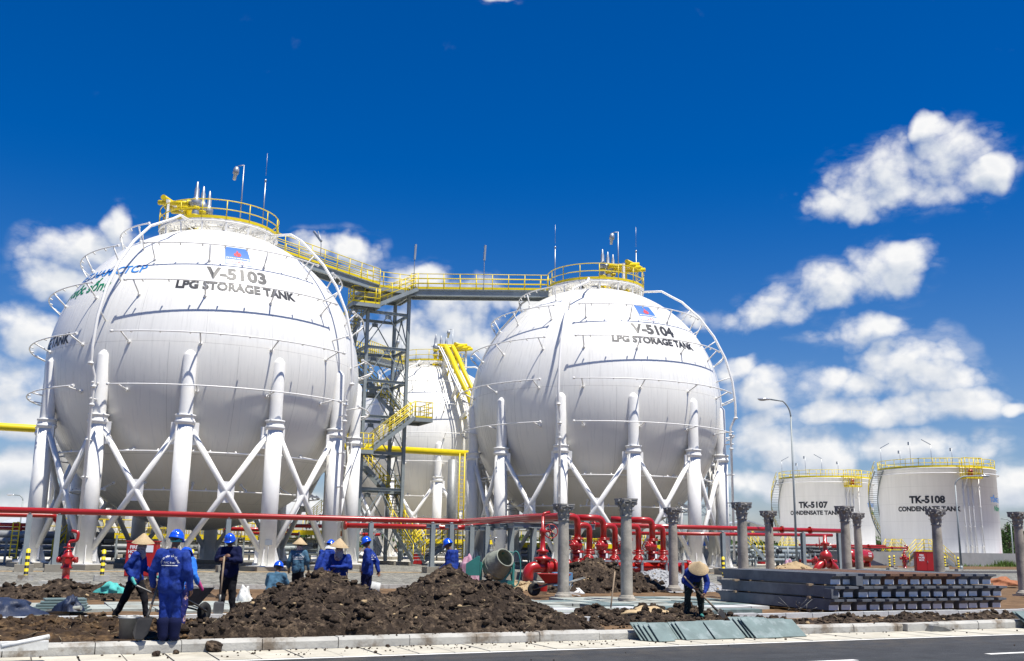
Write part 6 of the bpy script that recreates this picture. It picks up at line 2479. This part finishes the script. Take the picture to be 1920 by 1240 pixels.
    for k in 'LR':
        cap(mb, J[k + 'h'], J[k + 'k'], .062 * H * bulk, .048 * H * bulk)
        cap(mb, J[k + 'k'], J[k + 'a'] + (J[k + 'k'] - J[k + 'a']).normalized() * .015 * H, .048 * H * bulk, .039 * H * bulk)
    remesh(mb, 'trousers', legs, body, q, .011 * H, .020, seed + 3, 2, wscale=8)
    # jacket
    mb = MB()
    for s in (-1, 1):
        cap(mb, J['chest'] + lat * .052 * H * s, J['pelvis'] + plat * .042 * H * s + UZ * .01 * H, .068 * H * bulk, .070 * H * bulk)
        cap(mb, J['pelvis'] + plat * .042 * H * s, J['pelvis'] + plat * .045 * H * s - UZ * .035 * H, .074 * H * bulk, .072 * H * bulk)
    cap(mb, J['Ls'] + lat * .006 * H, J['Rs'] - lat * .004 * H, .044 * H * bulk)
    cap(mb, J['chest'], J['chest'].lerp(J['neck'], .75), .062 * H, .042 * H)
    for k in 'LR':
        cap(mb, J[k + 's'], J[k + 'e'], .047 * H * bulk, .040 * H * bulk)
        cap(mb, J[k + 'e'], J[k + 'w'] - (J[k + 'w'] - J[k + 'e']).normalized() * .012 * H, .040 * H * bulk, .030 * H * bulk)
    jk = remesh(mb, 'jacket', coat, body, q, .011 * H, .022, seed, 2, wscale=8)
    mb = MB()
    nk = J['chest'].lerp(J['neck'], .8)
    nd = (J['neck'] - J['chest']).normalized()
    mb.lathe(nk, nd, [(.046 * H, -.02 * H), (.050 * H, .0), (.044 * H, .022 * H), (.040 * H, .020 * H)], 14)
    mb.build('collar', coat, jk)
    for k in 'LR':
        mb = MB()
        a = J[k + 'a']
        cap(mb, a + UZ * .03 * H, a - UZ * .018 * H, .030 * H, .028 * H)
        if tall:
            kn = J[k + 'k']
            cap(mb, a + (kn - a).normalized() * tall * H, a, .058 * H * bulk, .048 * H)
        cap(mb, a - UZ * .02 * H, a + (f * .085 - UZ * .028) * H, .027 * H, .023 * H)
        remesh(mb, 'boot', boots, body, q, .010 * H, 0, 0, 2)
    if gloves:
        for k in 'LR':
            mb = MB()
            w = J[k + 'w']
            d = (w - J[k + 'e']).normalized()
            cap(mb, w - d * .04 * H, w + d * .02 * H, .028 * H, .024 * H)
            cap(mb, w + d * .02 * H, w + d * .085 * H, .025 * H, .018 * H)
            remesh(mb, 'glove', gloves, body, q, .010 * H, 0, 0, 2)
    hd = Vector(hatdir).normalized() if hatdir else up_h
    if hat == 'helmet':
        mb = MB()
        r = .068 * H
        x, y, _ = frame(hd)
        o = hc + up_h * .004 * H
        prof = [(r * 1.08, -.012 * H), (r * 1.10, -.002 * H), (r * 1.03, .004 * H)] + [(r * 1.03 * math.cos(a) if a < 1.55 else .001, .004 * H + r * 1.05 * math.sin(a)) for a in [PI / 2 * i / 8 for i in range(1, 9)]]
        mb.lathe(o, up_h, prof, 28)
        for s in (-1, 0, 1):                             # crown ribs
            mb.path([o + rot @ Vector((s * .018 * H, math.cos(a) * r * .96, .006 * H + math.sin(a) * r * (1.045 - .04 * abs(s)))) for a in [PI * (i + 1) / 13 for i in range(12)]], .004 * H, 5)
        pk = []
        for i in range(13):                              # peak
            a = PI * i / 12
            pk.append(o + rot @ Vector((math.cos(a) * r * .98, math.sin(a) * r * 1.0, -.004 * H)))
        pk2 = [o + rot @ Vector((math.cos(PI * i / 12) * r * 1.04, math.sin(PI * i / 12) * r * 1.48, -.016 * H)) for i in range(13)]
        vs = pk + pk2 + [p - up_h * .006 * H for p in pk] + [p - up_h * .006 * H for p in pk2]
        mb.add(vs, [(i, i + 1, 14 + i, 13 + i) for i in range(12)] + [(26 + i, 39 + i, 40 + i, 27 + i) for i in range(12)] + [(13 + i, 14 + i, 40 + i, 39 + i) for i in range(12)], 0, True)
        mb.build('hard_hat', 'helmet', body)
    elif hat == 'cone':
        mb = MB()
        o = hc + up_h * .012 * H
        R0 = .215
        prof = [(.0005, .185), (.03, .170), (R0 * .35, .125), (R0 * .7, .055), (R0 * .97, .0), (R0, -.006), (R0 * .965, -.008), (R0 * .68, .045), (R0 * .33, .113), (.0005, .172)]
        mb.lathe(o, hd, [(a, b) for a, b in prof], 32)
        x, y, _ = frame(hd)
        for k in range(9):
            rr_ = R0 * (k + 1) / 10
            zz = .185 * (1 - (k + 1) / 10) - .004
            mb.path([o + hd * (zz + .003) + (x * math.cos(2 * PI * i / 32) + y * math.sin(2 * PI * i / 32)) * rr_ for i in range(32)], .0025, 4, True)
        mb.build('conical_hat', 'hat', body)
    if mask:
        mb = MB()
        mb.ell(hc + rot @ Vector((0, .022, -.030)) * H, (.045 * H, .046 * H, .036 * H), 16, 10, rot)
        mb.build('face_mask', mask, body)
    if scarf:
        mb = MB()
        mb.ell(hc + rot @ Vector((0, .006, -.030)) * H, (.056 * H, .062 * H, .046 * H), 16, 10, rot)
        cap(mb, hc - up_h * .05 * H, J['neck'] - (J['neck'] - J['chest']) * .25 + rot @ Vector((0, .03, 0)) * H, .056 * H, .070 * H)
        remesh(mb, 'scarf', scarf, body, q, .013 * H, .012, seed + 9, 2)
    if words:                                            # lettering printed on the back
        dg = jk.data
        bv = BVHTree.FromPolygons([v.co + q for v in dg.vertices], [tuple(p.vertices) for p in dg.polygons])
        spn = (J['chest'] - J['pelvis']).normalized()
        bk = lat.cross(spn).normalized()
        if bk.dot(f) > 0: bk = -bk
        right = spn.cross(bk).normalized()               # reading direction seen from behind
        o = J['chest'] - spn * .045 * H + bk * .4
        mb = MB()

        def cast(x, y):
            p = o + right * x + spn * y
            h = bv.ray_cast(p, -bk)
            return (h[0] if h[0] else p - bk * .3) + bk * .005
        arcs, base, rad, sz = words
        W_tot = PI * .92
        for i, ch in enumerate(arcs):
            a = PI / 2 + W_tot / 2 - W_tot * (i + .5) / len(arcs)
            vs, fs = text2d(ch, sz, .012)
            ca, sa = math.cos(a - PI / 2), math.sin(a - PI / 2)
            mb.add([cast(math.cos(a) * rad + x * ca - y * sa, math.sin(a) * rad * .9 + x * sa + y * ca) for x, y in vs], fs)
        vs, fs = text2d(base, sz * 1.15, .005)
        mb.add([cast(x, y + .012) for x, y in vs], fs)
        n = 16
        a_ = [cast(-rad * 1.05 + 2.1 * rad * i / n, -.022) for i in range(n + 1)] + [cast(-rad * 1.05 + 2.1 * rad * i / n, -.010) for i in range(n + 1)]
        mb.add(a_, [(i, i + 1, n + 2 + i, n + 1 + i) for i in range(n)])
        mb.build('back_lettering', 'inkwhite', jk)
    return body, J, hands


# 1 man with lettering on his back, shovel in his left hand
q = gz(312, 1203, .0)
b, J, hn = person(q, (.10, 1), 1.67, dict(Ls=(.112, 0, .79), Rs=(-.112, 0, .79), Le=(.178, -.02, .64), Lw=(.20, .05, .49), Re=(-.165, -.03, .64), Rw=(-.18, .03, .475), Lh=(.05, 0, .51), Lk=(.05, .015, .285), La=(.035, -.01, .05), Ra=(-.055, .03, .05), head=(-.005, .02, .925), Rk=(-.05, .03, .285)),
                  'man seen from behind in blue overalls with white arched lettering on his back', 'cloth', 'cloth', 'helmet', None, seed=2, bulk=1.13, tall=.12, boots='navy', look=(.35, 1), words=('CTY CP XÂY LẮP DẦU KHÍ', 'PVC Metal', .128, .037))
mb = MB()
x = J['head']
mb.lathe(J['head'] - UZ * .02, UZ, [(.083, -.02), (.086, .0), (.083, .03)], 20, a0=0, a1=2 * PI)
mb.build('head_band', 'teal', b)
hp_ = hn[0]
shovel(hp_ + UZ * .16 + Vector((.06, .05, 0)), Vector((gz(255, 1206, .0).x, q.y - .20, .02)), 'shovel with a broad black blade held by the man with lettering on his back', (-.25, -1, -.35), 'wood', .36, .26, 'darkiron')
# 2 woman walking right in a conical hat
q = gz(247, 1166, .0)
q.z = .03
person(q, (1, -.12), 1.52, dict(Lk=(.055, .10, .30), La=(.055, .16, .05), Rk=(-.055, -.08, .285), Ra=(-.055, -.20, .055), Rs=(-.10, .03, .80), Re=(-.14, -.06, .64), Rw=(-.15, .03, .51), Le=(.13, .04, .64), Lw=(.12, .17, .56), head=(0, .05, .925), neck=(0, .02, .838), chest=(0, .01, .74)),
       'woman in blue jacket and conical hat walking right past the red hose cabinet', 'cloth', 'trousers', 'cone', 'teal', look=(1, -.35, -.15), hatdir=(.06, -.12, 1), seed=3, mask='mask', scarf='scarf')
# 3 worker with pink gloves behind the first man
q = gz(330, 1186, .0)
person(q, (.35, 1), 1.52, dict(Ls=(.12, .06, .76), Rs=(-.095, .05, .78), Le=(.20, .06, .62), Lw=(.235, .14, .52), Re=(-.165, .02, .63), Rw=(-.19, .09, .53), chest=(.012, .05, .72), neck=(.03, .10, .80), head=(.06, .15, .85)),
       'worker in light blue jacket, pink gloves and flowered trousers, half hidden by another', 'sky', 'flower', 'helmet', 'pink', seed=4)
# 4 man leaning on his shovel, facing the road
q = gz(424, 1152, .02)
b, J, hn = person(q, (-.05, -1), 1.66, dict(Ls=(.105, .02, .80), Rs=(-.105, .02, .80), Re=(-.150, .05, .67), Rw=(-.015, .17, .715), Le=(.155, .06, .66), Lw=(.005, .18, .675), chest=(0, .02, .74), neck=(0, .035, .835), head=(0, .06, .915), La=(.075, 0, .05), Ra=(-.075, .02, .05)),
                  'man in dark navy clothes facing the road, both hands on his shovel', 'navy', 'trousers', 'helmet', None, seed=5, mask='mask', look=(-.05, -1, -.25))
hc_ = (hn[0] + hn[1]) / 2
shovel(hc_ + UZ * .03 + Vector((0, -.03, 0)), Vector((q.x - .04, q.y - .45, .0)), 'shovel standing under the hands of the man in navy clothes', (0, -1, 0))
mb = MB()
mb.lathe(J['head'] + UZ * .045 - Vector((0, .0, 0)), UZ, [(.094, -.02), (.102, -.005), (.098, .012)], 20)
mb.build('head_band', 'pink', b)
# 5 crouching man
q = gy(513, 1120, 24.6)
q.z = .02
person(q, (.15, 1), 1.64, dict(pelvis=(0, -.04, .19), chest=(0, .05, .385), neck=(0, .09, .475), head=(0, .12, .555), Ls=(.105, .06, .44), Rs=(-.105, .06, .44), Le=(.15, .13, .31), Lw=(.11, .26, .26), Re=(-.15, .13, .31), Rw=(-.11, .26, .26), Lh=(.055, -.02, .19), Rh=(-.055, -.02, .19), Lk=(.10, .20, .27), Rk=(-.10, .20, .27), La=(.075, .05, .05), Ra=(-.075, .05, .05)),
       'man in grey-blue shirt and hard hat crouching behind the big soil heap', 'denim', 'trousers', 'helmet', None, seed=6)
# 6 woman seen from behind in denim
q = gy(556, 1120, 28.6)
q.z = .02
person(q, (.05, 1), 1.52, dict(Le=(.175, -.03, .65), Lw=(.185, .04, .51), Re=(-.17, -.02, .65), Rw=(-.175, .05, .51), Ls=(.115, 0, .80), Rs=(-.115, 0, .80)),
       'woman in grey-blue denim jacket and conical hat seen from behind', 'denim', 'trousers', 'cone', 'glove', hatdir=(.03, .02, 1), seed=7, scarf='scarf', words=('CTY CP XÂY LẮP', 'LÂM VIÊN', .13, .05))
# 7 bowed man behind the woman with the scarf
q = gy(598, 1120, 26.6)
q.z = .0
b, J, hn = person(q, (.5, .7), 1.64, dict(chest=(0, .10, .72), neck=(0, .15, .81), head=(0, .19, .885), Ls=(.105, .12, .775), Rs=(-.105, .12, .775), Le=(.13, .17, .62), Lw=(.10, .30, .60), Re=(-.13, .17, .62), Rw=(-.10, .3, .6)),
                  'man with a white cloth under his hard hat, hidden behind the woman in a scarf', 'cloth', 'cloth', 'helmet', None, seed=8)
mb = MB()
mb.lathe(J['head'] - UZ * .03, UZ, [(.15, -.05), (.10, .02), (.085, .05)], 16)
mb.build('neck_cloth', 'plastic', b)
# 8 woman with scarf, facing the road
q = gy(635, 1120, 22.9)
q.z = -.02
person(q, (-.25, -1), 1.56, dict(chest=(0, .02, .74), neck=(0, .04, .835), head=(0, .065, .915), Le=(.165, .03, .655), Lw=(.02, .16, .66), Re=(-.17, .0, .65), Rw=(-.10, .16, .60), Ls=(.112, .01, .795), Rs=(-.112, .01, .795)),
       'woman in blue with pale scarf over her face, behind the soil heap peak', 'cloth', 'cloth', 'cone', 'cloth', hatdir=(.10, -.10, 1), seed=9, scarf='scarf', look=(-.3, -1, -.3))
# 9 man in profile
q = gy(686, 1136, 25.2)
q.z = .0
person(q, (-1, .25), 1.66, dict(Ls=(.10, -.02, .80), Rs=(-.10, .02, .80), Le=(.13, -.06, .645), Lw=(.10, .02, .52), Re=(-.13, -.09, .65), Rw=(-.11, -.13, .51), Lk=(.055, .03, .285), Ra=(-.06, -.06, .05), La=(.06, .05, .05), head=(0, .03, .925)),
       'man in blue jacket and dark trousers in profile by the stair tower foot', 'cloth', 'navy', 'helmet', None, seed=10, mask='mask', words=('XÂY LẮP', 'PVC', .10, .05), look=(-1, -.05, -.1))
# 10 man behind the second heap
q = gy(846, 1136, 24.9)
q.z = .0
person(q, (-.92, .4), 1.66, dict(chest=(0, .02, .74), neck=(0, .04, .835), head=(0, .075, .915), Le=(.13, .02, .64), Lw=(.10, .14, .56), Re=(-.13, .0, .635), Rw=(-.11, .12, .53), Lk=(.06, .06, .285), Ra=(-.06, -.10, .05)),
       'man in blue facing left behind the right-hand peak of the soil heap', 'cloth', 'cloth', 'helmet', None, seed=11, look=(-1, .1, -.2))
# 11 woman digging, bent towards the road
q = gz(1302, 1160, .10)
q.z = .12
b, J, hn = person(q, (.08, -1), 1.56, dict(pelvis=(0, -.06, .475), chest=(0, .08, .60), neck=(0, .17, .635), head=(0, .245, .640), Ls=(.108, .13, .60), Rs=(-.108, .13, .60), Re=(-.165, .12, .47), Rw=(-.07, .22, .40), Le=(.15, .14, .45), Lw=(.085, .22, .325), Lh=(.06, -.05, .46), Rh=(-.06, -.05, .46), Lk=(.085, .02, .26), Rk=(-.085, .02, .26), La=(.095, -.02, .05), Ra=(-.095, -.02, .05)),
                  'woman in patterned trousers bent over digging, conical hat towards the road', 'cloth', 'leafcloth', 'cone', None, hatdir=(.0, -.62, .78), seed=12, look=(.05, -.4, -.9), boots='green')
a, c = hn[1], hn[0]
d = (c - a).normalized()
tip_ = gz(1372, 1164, .14)
tip_.y = q.y - .35
s0 = (a + c) / 2
d = (tip_ - s0).normalized()
shovel(s0 - d * .45, tip_, 'long-handled hoe held by the bent woman in patterned trousers', (0, -.6, .8), 'wood', .20, .17, 'darkiron')
# wheelbarrow pushed by the worker with pink gloves
q = gz(350, 1178, .0)
t = thing('wheelbarrow', 'old wheelbarrow with a dark wheel half hidden behind the man with lettering', 'wheelbarrow', q)
mb = MB()
o = q + Vector((-.35, .75, 0))
dd = Vector((.35, 1, 0)).normalized()
ss = Vector((1, -.35, 0)).normalized()
vs = [o + dd * a + ss * b + UZ * z for (a, b, z) in [(-.25, -.2, .35), (.25, -.2, .35), (.25, .2, .35), (-.25, .2, .35), (-.5, -.34, .66), (.5, -.34, .66), (.5, .34, .66), (-.5, .34, .66), (-.46, -.31, .66), (.46, -.31, .66), (.46, .31, .66), (-.46, .31, .66), (-.24, -.19, .38), (.24, -.19, .38), (.24, .19, .38), (-.24, .19, .38)]]
mb.add(vs, [(3, 2, 1, 0), (12, 13, 14, 15)] + [(i, (i + 1) % 4, 4 + (i + 1) % 4, 4 + i) for i in range(4)] + [(4 + i, 4 + (i + 1) % 4, 8 + (i + 1) % 4, 8 + i) for i in range(4)] + [(8 + i, 8 + (i + 1) % 4, 12 + (i + 1) % 4, 12 + i) for i in range(4)])
mb.build('tray', 'steelbare', t)
mb = MB()
for s in (-1, 1):
    mb.path([o + dd * .7 + ss * s * .05 + UZ * .2, o + dd * .2 + ss * s * .22 + UZ * .33, o - dd * .95 + ss * s * .30 + UZ * .72], .02, 6)
    mb.path([o - dd * .2 + ss * s * .24 + UZ * .38, o - dd * .3 + ss * s * .24 + UZ * .0], .02, 6)
mb.build('frame', 'steelbare', t)
mb = MB()
mb.lathe(o + dd * .7 - ss * .04 + UZ * .19, ss, [(.1, 0), (.17, 0), (.19, .04), (.17, .08), (.1, .08), (.02, .07), (.02, .01), (.1, 0)], 18)
mb.build('wheel', 'rubber', t)
